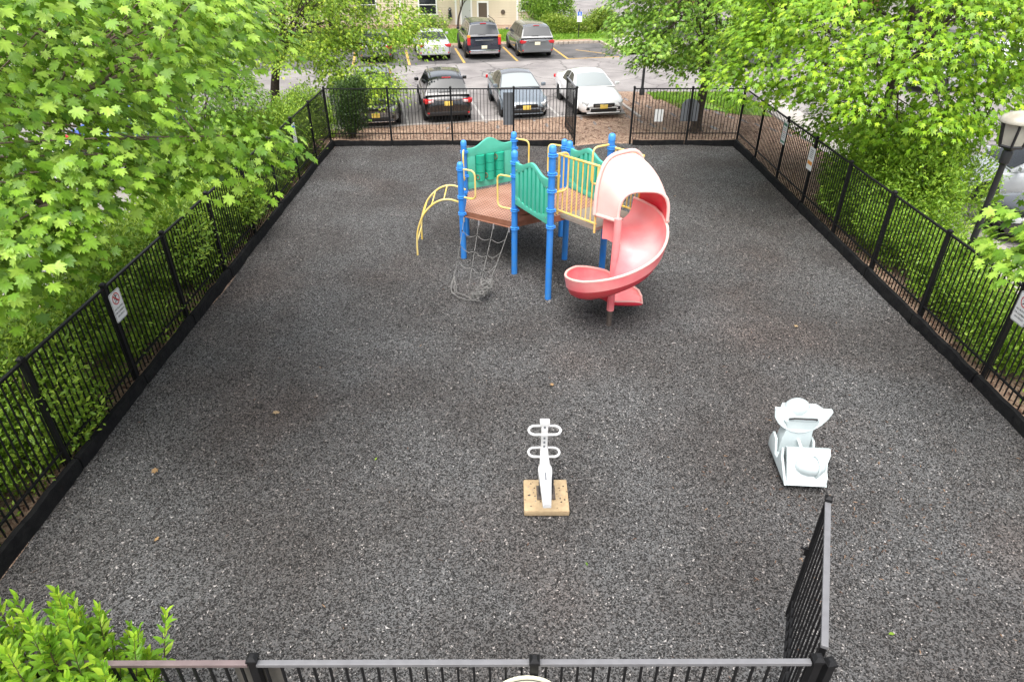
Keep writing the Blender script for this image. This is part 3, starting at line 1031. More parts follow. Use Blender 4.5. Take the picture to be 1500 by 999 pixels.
# arched yellow ladder on the left side
lad = MB()
def ladpath(y, dz=0):
    return smooth_path([(-1.02, y, 1.20 + dz), (-1.32, y, 1.30 + dz), (-1.60, y, 1.24 + dz), (-1.85, y, 1.02), (-2.00, y, 0.74), (-2.08, y, 0.40), (-2.10, y, -0.15)], 5)
pa, pb_ = ladpath(13.82), ladpath(14.72)
l0 = pb(MB().tube(pa, 0.021, 10), 'arch_ladder', 'yellow_pipe', smooth=True)
pb(MB().tube(pb_, 0.021, 10), 'ladder_rail', 'yellow_pipe', l0, smooth=True)
for i in (7, 12, 17, 22, 26):
    pb(MB().tube([pa[i], pb_[i]], 0.015, 8), 'rung', 'yellow_pipe', l0, smooth=True)

# rope net hanging from the low deck, its foot tangled on the ground
net = pb(MB().tube([V3('A', 0.99) + Vector((.05, -.03, 0)), V3('B', 0.99) + Vector((-.06, -.02, 0))], 0.016, 8), 'climbing_net', 'deck_brown')
tops = [V3('A', .97).lerp(V3('B', .97), t) + Vector((-.035, -.06, 0)) for t in (.07, .36, .64, .93)]
bots = [Vector((-1.15, 12.22, .24)), Vector((-0.85, 12.08, .10)), Vector((-0.64, 11.92, .08)), Vector((-0.40, 12.16, .22))]
strands = []
for t, b in zip(tops, bots):
    mid = t.lerp(b, .5) + Vector((0, .04, -.05))
    path = smooth_path([t, t.lerp(mid, .5) + Vector((0, .015, -.02)), mid, mid.lerp(b, .5) + Vector((0, .01, -.02)), b], 5)
    strands.append(path)
    pb(MB().tube(path, 0.006, 6), 'rope', 'rope', net, smooth=True)
    pb(MB().tube([t + Vector((0, 0, .03)), t - Vector((0, 0.02, .07))], 0.017, 8), 'shackle', 'rope_clip', net)
for fr in (4, 9, 14):
    for a_, b_ in zip(strands, strands[1:]):
        p, q = a_[fr], b_[fr]
        m = p.lerp(q, .5) + Vector((rnd.uniform(-.02, .02), -.02, -.05 - rnd.uniform(0, .03)))
        pb(MB().tube(smooth_path([p, m, q], 4), 0.0055, 6), 'rope', 'rope', net, smooth=True)
        pb(MB().lathe([(.0, -.02), (.016, -.012), (.016, .012), (.0, .02)], 8, tuple(p)), 'knot', 'dark_grip', net)
# slack, tangled foot
tang = MB()
l_end, r_end = bots[0], bots[3]
tang.tube(smooth_path([l_end, (-1.21, 12.05, .12), (-1.17, 11.95, .03), (-1.05, 11.78, .02), (-.85, 11.62, .03), (-.7, 11.58, .05)], 6), .008, 6)
tang.tube(smooth_path([l_end, (-1.10, 12.05, .14), (-1.08, 11.92, .05), (-.92, 11.82, .03), (-.78, 11.66, .05)], 6), .008, 6)
tang.tube(smooth_path([l_end, (-1.14, 12.08, .10), (-1.12, 11.9, .02), (-1.2, 11.98, .04), l_end], 6), .007, 6)
tr = random.Random(4)
for i in range(26):
    w = tr.random()
    c = Vector((-.70, 11.62, .05)).lerp(Vector((-.44, 12.0, .14)), w)
    pts = [c + Vector((tr.uniform(-.13, .13), tr.uniform(-.13, .13), tr.uniform(-.04, .13))) for _ in range(5)]
    tang.tube(smooth_path(pts, 4), .0075, 6)
for i in range(6):
    tang.tube(smooth_path([r_end + Vector((tr.uniform(-.03, .03), 0, 0)), (-.45 + tr.uniform(-.06, .06), 12.02, .15), (-.5 + tr.uniform(-.1, .1), 11.9, .05)], 5), .0075, 6)
pb(tang, 'tangled_rope', 'rope', net, smooth=True)

# gangway to the slide with yellow picket rails
GA, GB = Vector((0.94, 12.02, 0)), Vector((1.56, 11.36, 0))
HA, HB = Vector((1.86, 12.58, 0)), Vector((2.43, 11.97, 0))
w = pb(MB().add([(p.x, p.y, Z2 + .004) for p in (GA, GB, HB, HA)] + [(p.x, p.y, Z2 - .05) for p in (GA, GB, HB, HA)],
       [(0, 1, 2, 3), (7, 6, 5, 4), (0, 4, 5, 1), (1, 5, 6, 2), (2, 6, 7, 3), (3, 7, 4, 0)]), 'gangway', 'walk_plank')
def prail(p0, p1):
    zl, zh = 1.74, 2.80
    o = pb(MB().tube([p0 + Vector((0, 0, zh)), p1 + Vector((0, 0, zh))], .022, 10), 'guard_rail', 'yellow_pipe', smooth=True)
    pb(MB().tube([p0 + Vector((0, 0, zl)), p1 + Vector((0, 0, zl))], .02, 10), 'lower_rail', 'yellow_pipe', o, smooth=True)
    for i in range(9):
        q = p0.lerp(p1, (i + .25) / 8.5)
        lo = 1.56 if i in (0, 8) else zl
        pb(MB().tube([q + Vector((0, 0, lo)), q + Vector((0, 0, zh))], .0135 if i not in (0, 8) else .021, 8), 'baluster', 'yellow_pipe', o, smooth=True)
prail(GA + Vector((-.06, .06, 0)), GB)
prail(HA + Vector((.05, -.04, 0)), HB)

# spiral slide
SP = Vector((1.87, 10.85, 0))
pole = pb(MB().lathe([(.07, 0.24), (.066, 2.05)], 16, (SP.x, SP.y, 0)), 'slide_post', 'slide_pink', smooth=True)
pb(MB().lathe([(.05, -0.3), (.05, 0.27)], 14, (SP.x, SP.y, 0)), 'slide_post_foot', 'rust_steel', pole, smooth=True)
KEY = [(0, 1.48), (-45, 1.19), (-90, 0.95), (-135, 0.71), (-180, 0.52), (-225, 0.41), (-270, 0.30)]
def floor_z(a):
    if a >= 0:
        return 1.48
    for (a0, z0_), (a1, z1_) in zip(KEY, KEY[1:]):
        if a >= a1:
            t = (a - a0) / (a1 - a0)
            return z0_ + (z1_ - z0_) * t
    return 0.30
ST = []   # centre, heading, floor z, inner half width, outer half width, inner wall, outer wall
ST.append((Vector((1.995, 11.665, 0)), Vector((.72, -.70, 0)), 1.655, .42, .46, .30, .34))
ST.append((Vector((2.10, 11.51, 0)), Vector((.60, -.80, 0)), 1.64, .41, .45, .32, .36))
ST.append((Vector((2.21, 11.30, 0)), Vector((.40, -.92, 0)), 1.60, .38, .44, .32, .40))
ST.append((Vector((2.285, 11.08, 0)), Vector((.2, -.98, 0)), 1.55, .37, .42, .24, .42))
for i in range(0, 37):
    a = -270 * i / 36
    c = SP + Vector((math.cos(R(a)), math.sin(R(a)), 0)) * .44
    ST.append((c, Vector((math.sin(R(a)), -math.cos(R(a)), 0)), floor_z(a), .37, .41, .10, .42 - .10 * max(0, (-a - 225) / 45)))
ST.append((Vector((2.02, 11.285, 0)), Vector((1, -.02, 0)), .265, .34, .38, .11, .26))
ST.append((Vector((2.20, 11.28, 0)), Vector((1, -.05, 0)), .245, .31, .34, .12, .17))
ST.append((Vector((2.36, 11.27, 0)), Vector((1, -.08, 0)), .235, .27, .29, .11, .13))
ST.append((Vector((2.47, 11.255, 0)), Vector((1, -.1, 0)), .228, .21, .22, .08, .09))
ST.append((Vector((2.53, 11.245, 0)), Vector((1, -.1, 0)), .21, .12, .12, .03, .03))
def sect(s, grow=0.0):
    c, t, z, wi, wo, hi, ho = s
    t = t.normalized()
    o = Vector((-t.y, t.x, 0))
    prof = [(-wi, hi), (-wi * .97, hi * .55), (-wi * .86, hi * .16), (-wi * .62, .0), (-wi * .2, -.012), (wo * .25, .0), (wo * .55, .03), (wo * .78, ho * .22), (wo * .92, ho * .52), (wo, ho)]
    return [c + o * (x + (grow if x > 0 else -grow) * (abs(x) / max(wo, .01)) ** 2) + Vector((0, 0, z + h - grow * (1 - min(1, max(0, h / .3))))) for x, h in prof]
rows = [sect(s) for s in ST]
chute = pb(MB().grid(rows), 'slide_chute', 'slide_pink', smooth=True, angle=60)
orows = [sect(s, .028) for s in ST]
hull = pb(MB().grid([r[:9] for r in orows]).grid([[r[0] for r in rows], [r[0] for r in orows]]), 'slide_hull', 'slide_red', chute, smooth=True, angle=60)
band = MB().grid([[r[8].lerp(r[9], .0) + (r[8] - q[8]) * .25, r[9] + (r[9] - q[9]) * .3] for r, q in zip(orows, rows)])
pb(band, 'slide_band', 'slide_pink', chute, smooth=True, angle=60)
rim_o = [(r[9] + q[9]) / 2 + Vector((0, 0, .004)) for r, q in zip(rows, orows)]
rim_i = [(r[0] + q[0]) / 2 for r, q in zip(rows, orows)]
pb(MB().tube(rim_o, .026, 10), 'slide_rim', 'slide_pale', chute, smooth=True)
pb(MB().tube(rim_i[:5], .022, 10), 'slide_rim', 'slide_pale', chute, smooth=True)
pb(MB().tube(rim_i[38:] + [rim_o[-1]], .018, 10), 'slide_rim', 'slide_pale', chute, smooth=True)
# hood over the entry, open towards the chute
def hood_section(t, off=0.0):
    l0_, l1_ = Vector((1.545, 11.36, 0)), Vector((1.86, 10.90, 0))
    r0_, r1_ = Vector((2.455, 11.99, 0)), Vector((2.74, 10.90, 0))
    # the right wall follows the outer curve of the chute
    l = l0_.lerp(l1_, t)
    r = r0_.lerp(r1_, t) + Vector((.10, .10, 0)) * math.sin(PI * t)
    zb = 1.93 + .06 * t
    zt = 2.93 - .40 * t ** 1.25
    pts = []
    K = 20
    for i in range(K + 1):
        a = PI * i / K
        ex = 0.62
        cx = math.copysign(abs(math.cos(a)) ** ex, math.cos(a))
        cz = abs(math.sin(a)) ** ex
        p = l.lerp(r, .5 - .5 * cx)
        mid = l.lerp(r, .5)
        dirv = (p - mid)
        if dirv.length > 1e-6:
            p = p + dirv.normalized() * off * abs(cx)
        pts.append(p + Vector((0, 0, zb + (zt - zb) * cz + off * cz)))
    return pts
T = [0, .05, .15, .28, .42, .56, .7, .84, .95, 1.0]
hrows = [hood_section(t) for t in T]
hi_ = [hood_section(t, -.03) for t in T]
hood = pb(MB().grid(hrows), 'slide_hood', 'slide_hood', smooth=True, angle=60)
pb(MB().grid(hi_), 'hood_lining', 'slide_red', hood, smooth=True, angle=60)
fl = hood_section(0, .035)
pb(MB().tube(fl, .034, 10), 'hood_flange', 'slide_hood', hood, smooth=True)
pb(MB().tube(hood_section(1.0, -.008), .03, 10), 'hood_lip', 'slide_hood', hood, smooth=True)
for side in (0, -1):
    pb(MB().tube([r[side] + Vector((0, 0, -.01)) for r in hrows], .034, 8), 'hood_flange', 'slide_pale', hood, smooth=True)
# side cheeks under the hood
ck = MB()
for idx in (0,):
    ck.grid([[rows[i][0], Vector((hrows[min(i * 3, 9)][0].x, hrows[min(i * 3, 9)][0].y, hrows[min(i * 3, 9)][0].z))] for i in range(4)])
ck.grid([[rows[i][9], hrows[min(i * 3, 9)][20]] for i in range(4)])
pb(ck, 'slide_cheek', 'slide_pink', hood, solid=.02)
apron = MB()
apron.grid([[rows[i][0] + Vector((0, 0, -.02)), rows[i][0] + Vector((-.0, 0, -.50 + .03 * i))] for i in range(4)])
pb(apron, 'slide_apron', 'slide_pink', chute, solid=.02)

# ------------------------------------------------------------------ white spring rider on the tan pad
rd = thing('spring_rider', 'white metal spring rider with two loop bars on a tan pad', 'spring rider', (0.44, 6.27, 0))
MB().box((0.02, 0.0, 0.03), (0.58, 0.57, 0.09)).build('pad', 'tan_pad', rd, bevel=0.02, smooth=True)
coil = []
for i in range(97):
    a = 2 * PI * i / 16
    coil.append((0.02 + .085 * math.cos(a), 0.02 + .085 * math.sin(a), 0.09 + .30 * i / 96))
MB().tube(coil, .014, 6).build('spring', 'steel_spring', rd, smooth=True)
MB().box((0.02, .02, .095), (.24, .24, .02)).build('spring_plate', 'rust_steel', rd, bevel=.004)
# seat: a slim tapering box rising to the neck
st = [(-0.55, .050, .41, .47), (-0.48, .056, .41, .48), (-0.30, .066, .40, .50), (-0.10, .078, .40, .52), (-0.02, .088, .40, .53), (0.06, .088, .40, .53), (0.12, .066, .41, .53), (0.30, .054, .42, .56), (0.38, .05, .43, .60)]
rw = []
for y, hw, zb, zt in st:
    rw.append([(-hw, y, zb), (-hw, y, zt - .03), (-hw * .6, y, zt), (hw * .6, y, zt), (hw, y, zt - .03), (hw, y, zb)])
m = MB().grid(rw, close_u=True)
m.add(rw[0], [(0, 1, 2, 3, 4, 5)]).add(rw[-1], [(5, 4, 3, 2, 1, 0)])
m.build('seat', 'white_paint', rd, bevel=.004, smooth=True)
MB().box((0, .38, .69), (.086, .07, .60)).box((0, .385, .965), (.125, .085, .07)).build('mast', 'white_paint', rd, bevel=.008, smooth=True)
for z, yo in ((.86, .36), (.47, .38)):
    wdt, dep = .205, .09
    stad = []
    for k in range(25):
        a = 2 * PI * k / 24
        sx = math.cos(a); sy = math.sin(a)
        stad.append((math.copysign(wdt - dep, sx) * (1 if abs(sx) > 1e-6 else 0) + dep * sx, yo + dep * sy, z))
    MB().tube(stad, .017, 8, caps=False).build('loop_bar', 'white_paint', rd, smooth=True)
for y, z in ((.345, .60), (.345, .67), (.345, .74), (.345, .92)):
    MB().box((0.0, y - .0015, z), (.026, .004, .035)).build('decal', 'sign_grey', rd)
pr = random.Random(8)
m = MB()
for i in range(60):
    a_, q_ = pr.uniform(0, 2 * PI), pr.uniform(.06, .29) ** 1.0
    x_, y_ = .02 + q_ * math.cos(a_), q_ * math.sin(a_)
    s_ = pr.uniform(.006, .014)
    m.add([(x_ - s_ * 1.4, y_ - s_ * .5, .076), (x_ + s_, y_ - s_, .077), (x_ + s_ * .3, y_ + s_, .076), (x_, y_, .076 + s_ * .8)], [(0, 1, 3), (1, 2, 3), (2, 0, 3)])
tag(m.build('stray_chips', 'chip_rubber', rd), kind='stuff')
MB().box((0.0, -.12, .522), (.02, .13, .006)).build('seat_slot', 'sign_grey', rd)

# ------------------------------------------------------------------ pale moulded rider
rx, ry = 3.97, 6.82
r2 = thing('moulded_rider', 'pale blue-white moulded plastic spring rider with dark grab bar', 'spring rider', (rx, ry, 0), R(-4))
def dome(c, rad, n=14, k=7, zmin=0.0):
    m = MB()
    rowsd = []
    for i in range(k + 1):
        ph = PI / 2 * (1 - i / k) + zmin
        rowsd.append([(c[0] + rad[0] * math.cos(ph) * math.cos(2 * PI * j / n), c[1] + rad[1] * math.cos(ph) * math.sin(2 * PI * j / n), c[2] + rad[2] * math.sin(ph)) for j in range(n)])
    m.grid(rowsd, close_u=True)
    return m
# floor pan
MB().prism([(-.31, -.40), (.20, -.40), (.24, -.1), (.24, .42), (-.26, .42), (-.31, .34)], .07, .12, lambda u, v, w: (u, v, w)).build('floor_pan', 'rider_plastic', r2, bevel=.012, smooth=True)
# left side wall: thin stepped outline
MB().prism([(-.42, .08), (-.10, .30), (-.04, .42), (.02, .17), (.12, .16), (.22, .34), (.36, .36), (.42, .22), (.42, .08)], -.32, -.285, lambda u, v, w: (w, u, v)).build('side_wall', 'rider_plastic', r2, bevel=.008, smooth=True)
MB().prism([(-.42, .08), (-.10, .30), (-.04, .38), (.02, .15), (.14, .14), (.24, .30), (.36, .30), (.42, .2), (.42, .08)], .20, .235, lambda u, v, w: (w, u, v)).build('side_wall', 'rider_plastic', r2, bevel=.008, smooth=True)
# sloped seat panel with its bulging saddle
seat_rows = []
for i in range(6):
    t = i / 5
    y = -.42 + .36 * t
    z = .09 + .34 * t ** .9
    wl, wr = -.29 + .03 * t, .21 + .10 * t + .015 * math.sin(9 * t)
    seat_rows.append([(wl + (wr - wl) * j / 8, y, z) for j in range(9)])
seat_rows.append([(x, -.0, .40) for x, _, _ in seat_rows[-1]])
seat_rows.append([(x, .03, .10) for x, _, _ in seat_rows[-1]])
sp_ = MB().grid(seat_rows).build('seat_panel', 'rider_plastic', r2, solid=.03, smooth=True, angle=50)
m = dome((0, 0, 0), (.21, .13, .13))
rotm = Matrix.Rotation(R(38), 3, 'X')
m.v = [tuple(rotm @ Vector(p) + Vector((.03, -.235, .265))) for p in m.v]
m.build('saddle', 'rider_plastic', sp_, smooth=True)
m = MB().tube([rotm @ Vector((.20 * math.cos(PI * i / 12) * .0 + .06 + .02 * math.sin(PI * i / 12), .135 * math.cos(PI * i / 12), .135 * math.sin(PI * i / 12))) + Vector((.03, -.235, .265)) for i in range(13)], .016, 8)
m.build('saddle_ridge', 'rider_plastic', sp_, smooth=True)
# front column, dashboard flange, dome and grab bar
col = []
for z, wl, wr, y0_, y1_ in ((.08, -.25, .16, .20, .40), (.22, -.25, .16, .20, .40), (.36, -.235, .16, .215, .40), (.48, -.20, .165, .24, .41), (.56, -.20, .18, .25, .42), (.62, -.24, .22, .26, .43)):
    col.append([(wl, y0_, z), (wr, y0_, z), (wr, y1_, z), (wl, y1_, z)])
MB().grid(col, close_u=True).build('column', 'rider_plastic', r2, bevel=.015, smooth=True)
dash = [(-.36, .74), (.41, .745), (.42, .72), (.36, .64), (.27, .56), (.17, .50), (.06, .465), (-.04, .455), (-.14, .47), (-.24, .51), (-.31, .56), (-.36, .63)]
dsh = MB().prism(dash, 0, .05, lambda u, v, w: (u, .24 + w + (v - .5) * .55, v)).build('dashboard', 'rider_plastic', r2, bevel=.012, smooth=True)
MB().prism([(-.30, .0), (.34, .0), (.24, .16), (-.22, .16)], 0, .03, lambda u, v, w: (u, .385 + v, .70 + w)).build('cowl', 'rider_plastic', dsh, bevel=.01, smooth=True)
dome((-.04, .46, .66), (.19, .13, .20)).build('headlight_dome', 'rider_plastic', r2, smooth=True)
MB().tube(rounded([(-.17, .30, .63), (-.13, .265, .668), (.18, .265, .668), (.20, .30, .63)], .03), .014, 8).build('grab_bar', 'dark_grip', r2, smooth=True)
MB().tube([(-.02, .20, .36), (.05, .06, .20)], .02, 8).build('foot_peg', 'white_plastic', r2, smooth=True)
dome((.19, .48, .70), (.035, .03, .045)).build('knob', 'rider_plastic', r2, smooth=True)
coil = [(-.04 + .09 * math.cos(2 * PI * i / 14), .0 + .09 * math.sin(2 * PI * i / 14), -.12 + .2 * i / 70) for i in range(71)]
MB().tube(coil, .015, 6).build('spring', 'steel_spring', r2, smooth=True)

# ------------------------------------------------------------------ signs
def sign_frame(loc, face):
    """local x right, y up, z out of the sign face; face = outward direction angle"""
    f = Vector((math.cos(face), math.sin(face), 0))
    right = Vector((-f.y, f.x, 0))
    m = Matrix((( right.x, 0, f.x, 0), (right.y, 0, f.y, 0), (0, 1, 0, 0), (0, 0, 0, 1)))
    return m.to_euler('XYZ')

def rrect(w, h, r, n=4):
    pts = []
    for cx, cy, a0 in ((w / 2 - r, h / 2 - r, 0), (-w / 2 + r, h / 2 - r, 90), (-w / 2 + r, -h / 2 + r, 180), (w / 2 - r, -h / 2 + r, 270)):
        for i in range(n + 1):
            a = R(a0 + 90 * i / n)
            pts.append((cx + r * math.cos(a), cy + r * math.sin(a)))
    return pts

def new_sign(label, loc, face, w, h, name='sign', material='sign_white', r=0.03):
    t = thing(name, label, 'sign', loc)
    t.rotation_euler = sign_frame(loc, face)
    flat = lambda u, v, d: (u, v, d)
    MB().prism(rrect(w, h, r), -.003, .0, flat).build('plate', material, t)
    return t
def ring2d(t, name, material, c, r0, r1, z, n=28):
    m = MB()
    for i in range(n):
        a, b = 2 * PI * i / n, 2 * PI * (i + 1) / n
        m.add([(c[0] + r * math.cos(q), c[1] + r * math.sin(q), z) for q, r in ((a, r0), (a, r1), (b, r1), (b, r0))], [(0, 1, 2, 3)])
    return m.build(name, material, t)
def frame2d(t, w, h, r, th, z):
    o, i = rrect(w, h, r), rrect(w - 2 * th, h - 2 * th, max(r - th, .004))
    n = len(o)
    m = MB().add([(*p, z) for p in o] + [(*p, z) for p in i], [(k, (k + 1) % n, n + (k + 1) % n, n + k) for k in range(n)])
    return m.build('border', 'sign_black', t)
def words(t, s, size, y, z=.002, material='sign_black', x=0):
    return text_mesh('lettering', s, size, material, t, Matrix.Translation((x, y, z)), 0.0004)
def no_climb(label, loc, face):
    t = new_sign(label, loc, face, .31, .48, r=.035)
    frame2d(t, .295, .465, .03, .006, .0025)
    c = (0, .115)
    ring2d(t, 'prohibition_ring', 'sign_red', c, .078, .094, .003)
    fig = MB()
    for (x0, y0, x1, y1, w) in ((0, .03, 0, -.02, .028), (-.005, -.02, -.04, -.055, .016), (.005, -.02, .035, -.05, .016), (0, .025, .045, .045, .014), (0, .02, -.045, .0, .014)):
        a_, b_ = Vector((x0, y0)), Vector((x1, y1))
        dd = (b_ - a_).normalized()
        nn = Vector((-dd.y, dd.x)) * w / 2
        fig.add([(p.x + c[0], p.y + c[1], .0024) for p in (a_ - nn, b_ - nn, b_ + nn, a_ + nn)], [(0, 1, 2, 3)])
    fig.add([(c[0] + .016 * math.cos(2 * PI * i / 12), c[1] + .052 + .016 * math.sin(2 * PI * i / 12), .0024) for i in range(12)], [tuple(range(12))])
    fig.build('climber_symbol', 'sign_black', t)
    a_, b_ = Vector((-.06, .06)), Vector((.06, -.06))
    nn = Vector((.008, .008))
    MB().add([(p.x + c[0], p.y + c[1], .0034) for p in (a_ - nn, b_ - nn, b_ + nn, a_ + nn)], [(0, 1, 2, 3)]).build('prohibition_bar', 'sign_red', t)
    words(t, 'NO PLAYING', .040, -.035)
    words(t, 'OR CLIMBING', .040, -.095)
    words(t, 'ON FENCE', .040, -.155)
    return t
no_climb('white no climbing sign with red ring on the left fence', (XL + .045, 8.92, 1.43), 0)
no_climb('white no climbing sign with red ring cut by the right frame edge', (XR - .045, 8.60, 1.52), PI)
t = new_sign('white notice with green bands high on the right fence near the far corner', (XR - .045, 18.70, 1.42), PI, .30, .62)
MB().add([(-.13, .18, .002), (.13, .18, .002), (.13, .25, .002), (-.13, .25, .002)], [(0, 1, 2, 3)]).build('band', 'sign_green', t)
MB().add([(-.13, -.27, .002), (.13, -.27, .002), (.13, -.22, .002), (-.13, -.22, .002)], [(0, 1, 2, 3)]).build('band', 'sign_green', t)
for i in range(6):
    MB().add([(-.11, .11 - .05 * i, .002), (.11 - .03 * (i % 2), .11 - .05 * i, .002), (.11 - .03 * (i % 2), .124 - .05 * i, .002), (-.11, .124 - .05 * i, .002)], [(0, 1, 2, 3)]).build('text_line', 'sign_grey' if i != 2 else 'sign_red', t)
t = new_sign('white notice with an orange block on the right fence', (XR - .045, 16.70, 1.30), PI, .34, .56)
MB().add([(-.14, -.15, .002), (.14, -.15, .002), (.14, -.06, .002), (-.14, -.06, .002)], [(0, 1, 2, 3)]).build('band', 'sign_orange', t)
for i in range(5):
    MB().add([(-.10, .02 + .045 * i, .002), (.09, .02 + .045 * i, .002), (.09, .036 + .045 * i, .002), (-.10, .036 + .045 * i, .002)], [(0, 1, 2, 3)]).build('text_line', 'sign_grey', t)
t = new_sign('small white notice on the left fence near the far corner', (XL + .045, 18.75, 1.36), 0, .30, .62)
MB().add([(-.13, .17, .002), (.13, .17, .002), (.13, .25, .002), (-.13, .25, .002)], [(0, 1, 2, 3)]).build('band', 'sign_blue', t)
for i in range(6):
    MB().add([(-.11, .10 - .05 * i, .002), (.11, .10 - .05 * i, .002), (.11, .112 - .05 * i, .002), (-.11, .112 - .05 * i, .002)], [(0, 1, 2, 3)]).build('text_line', 'sign_grey', t)
new_sign('blank white sign back between pickets of the far right fence', (4.93, YF + .04, 0.93), -PI / 2, .30, .40, r=.01)
t = thing('sign', 'dark grey arched sign back on the far fence beside the tree trunk', 'sign', (5.95, YF + .05, 1.10))
MB().prism([(-.29, -.36), (.29, -.36), (.29, .18), (.20, .30), (.08, .36), (-.08, .36), (-.20, .30), (-.29, .18)], 0, .02, lambda u, v, d: (u, d, v)).build('plate', 'sign_grey', t, bevel=.004)
t = thing('sign', 'tall narrow grey sign back on the far fence before the slate sedan', 'sign', (-.06, YF + .05, 1.14))
MB().prism([(-.165, -.52), (.165, -.52), (.165, .52), (-.165, .52)], 0, .02, lambda u, v, d: (u, d, v)).build('plate', 'sign_grey', t, bevel=.004)
t = thing('sign', 'metal sign plate behind a near fence post at the bottom edge', 'sign', (-1.90, YN + .05, 1.44))
MB().prism(rrect(.36, .46, .04), 0, .006, lambda u, v, d: (u, d, v)).build('plate', 'sign_steel', t)
t = thing('sign', 'round-topped cream sign on the near fence, cut by the bottom edge', 'sign', (.12, YN - .05, 1.45))
arch_ = [(-.24, -.40), (.24, -.40)] + [(.24 * math.cos(PI * i / 16), .02 + .24 * math.sin(PI * i / 16)) for i in range(17)]
MB().prism(arch_, 0, -.02, lambda u, v, d: (u, d, v)).build('plate', 'sign_cream', t)
m = MB()
for i in range(16):
    a_, b_ = PI * i / 16, PI * (i + 1) / 16
    m.add([(r * math.cos(q), -.0225, .02 + r * math.sin(q)) for q, r in ((a_, .212), (a_, .222), (b_, .222), (b_, .212))], [(0, 1, 2, 3)])
m.build('border', 'sign_black', t)

# ------------------------------------------------------------------ street lamps
def lantern(label, loc, h, head=True, s=1.0):
    t = thing('street_lamp', label, 'street lamp', loc)
    MB().lathe([(.12, -.3), (.12, .18), (.085, .24), (.062, .34), (.052, h - .30), (.05, h - .26)], 14).build('pole', 'lamp_black', t, smooth=True)
    MB().lathe([(.05, h - .27), (.085, h - .24), (.085, h - .05), (.07, h - .02), (.11, h + .02), (.13, h + .05)], 14).build('fitter', 'lamp_black', t, smooth=True)
    z0 = h + .05
    n = 6
    rb, rt, hh = .19 * s, .27 * s, .42 * s
    pan = []
    for i in range(n):
        a0, a1 = 2 * PI * i / n, 2 * PI * (i + 1) / n
        p = [(rb * math.cos(a0), rb * math.sin(a0), z0 + .02), (rb * math.cos(a1), rb * math.sin(a1), z0 + .02), (rt * math.cos(a1), rt * math.sin(a1), z0 + hh), (rt * math.cos(a0), rt * math.sin(a0), z0 + hh)]
        MB().add([tuple(Vector(q) * .985 + Vector((0, 0, .015 * q[2])) for q in p)[k] for k in range(4)], [(0, 1, 2, 3)]).build('pane', 'lamp_glass', t)
        MB().tube([p[0], p[3]], .024 * s, 6).tube([p[0], p[1]], .024 * s, 6).tube([p[3], p[2]], .026 * s, 6).build('frame_bar', 'lamp_black', t)
    MB().lathe([(rb * 1.05, z0 - .01), (rb * 1.1, z0 + .01), (rb * 1.1, z0 + .03), (.05, z0 + .035)], 6).build('base_ring', 'lamp_black', t)
    MB().lathe([(rt * 1.12, z0 + hh - .01), (rt * 1.14, z0 + hh + .02), (rt * 1.0, z0 + hh + .09), (rt * .55, z0 + hh + .15), (rt * .15, z0 + hh + .18), (0, z0 + hh + .185)], 18).build('cap', 'lamp_cap', t, smooth=True)
    return t
lantern('black post lamp with lantern head beside the right fence', (8.78, 11.68, -0.1), 3.10, s=1.0)
lantern('black lamp post by the road, its head hidden in the tree crown', (5.92, 31.2, -0.2), 4.2)
# ------------------------------------------------------------------ cars
def lerp_tab(tab, x):
    if x <= tab[0][0]:
        return tab[0][1]
    for (a, u), (b, v) in zip(tab, tab[1:]):
        if x <= b:
            t = (x - a) / (b - a)
            return u + (v - u) * t
    return tab[-1][1]

CARK = {
    # L, W, H, belt height, top line of the lower body (x from rear to front), greenhouse stations: windshield base, roof front, roof rear, rear base; roof half width
    'sedan': dict(L=4.75, W=1.84, H=1.46, belt=0.93, top=[(-2.375, .70), (-2.33, .92), (-2.1, 1.02), (-1.5, 1.02), (0, .95), (.85, .95), (1.5, .86), (2.0, .78), (2.25, .70), (2.375, .56)], gh=(.98, .12, -.85, -1.72), rw=.60, wheels=(1.45, -1.35), wr=.325, rail=False),
    'crossover': dict(L=4.62, W=1.85, H=1.70, belt=1.02, top=[(-2.31, .72), (-2.27, .98), (-2.1, 1.06), (-1.5, 1.06), (0, 1.03), (.8, 1.04), (1.5, .98), (2.0, .90), (2.22, .80), (2.31, .62)], gh=(1.0, .25, -1.75, -2.18), rw=.62, wheels=(1.40, -1.32), wr=.36, rail=True),
    'big_suv': dict(L=5.3, W=2.0, H=1.90, belt=1.14, top=[(-2.65, .70), (-2.62, 1.10), (-2.4, 1.16), (-1.5, 1.16), (0, 1.14), (.95, 1.15), (1.6, 1.12), (2.3, 1.05), (2.55, .98), (2.65, .72)], gh=(1.05, .45, -2.25, -2.58), rw=.72, wheels=(1.62, -1.62), wr=.40, rail=True),
    'van': dict(L=5.15, W=2.0, H=1.74, belt=1.02, top=[(-2.575, .70), (-2.54, 1.00), (-2.3, 1.06), (-1.5, 1.06), (0, 1.02), (1.0, 1.02), (1.7, .94), (2.2, .82), (2.45, .72), (2.575, .58)], gh=(1.45, .45, -2.05, -2.50), rw=.70, wheels=(1.58, -1.42), wr=.35, rail=False),
}

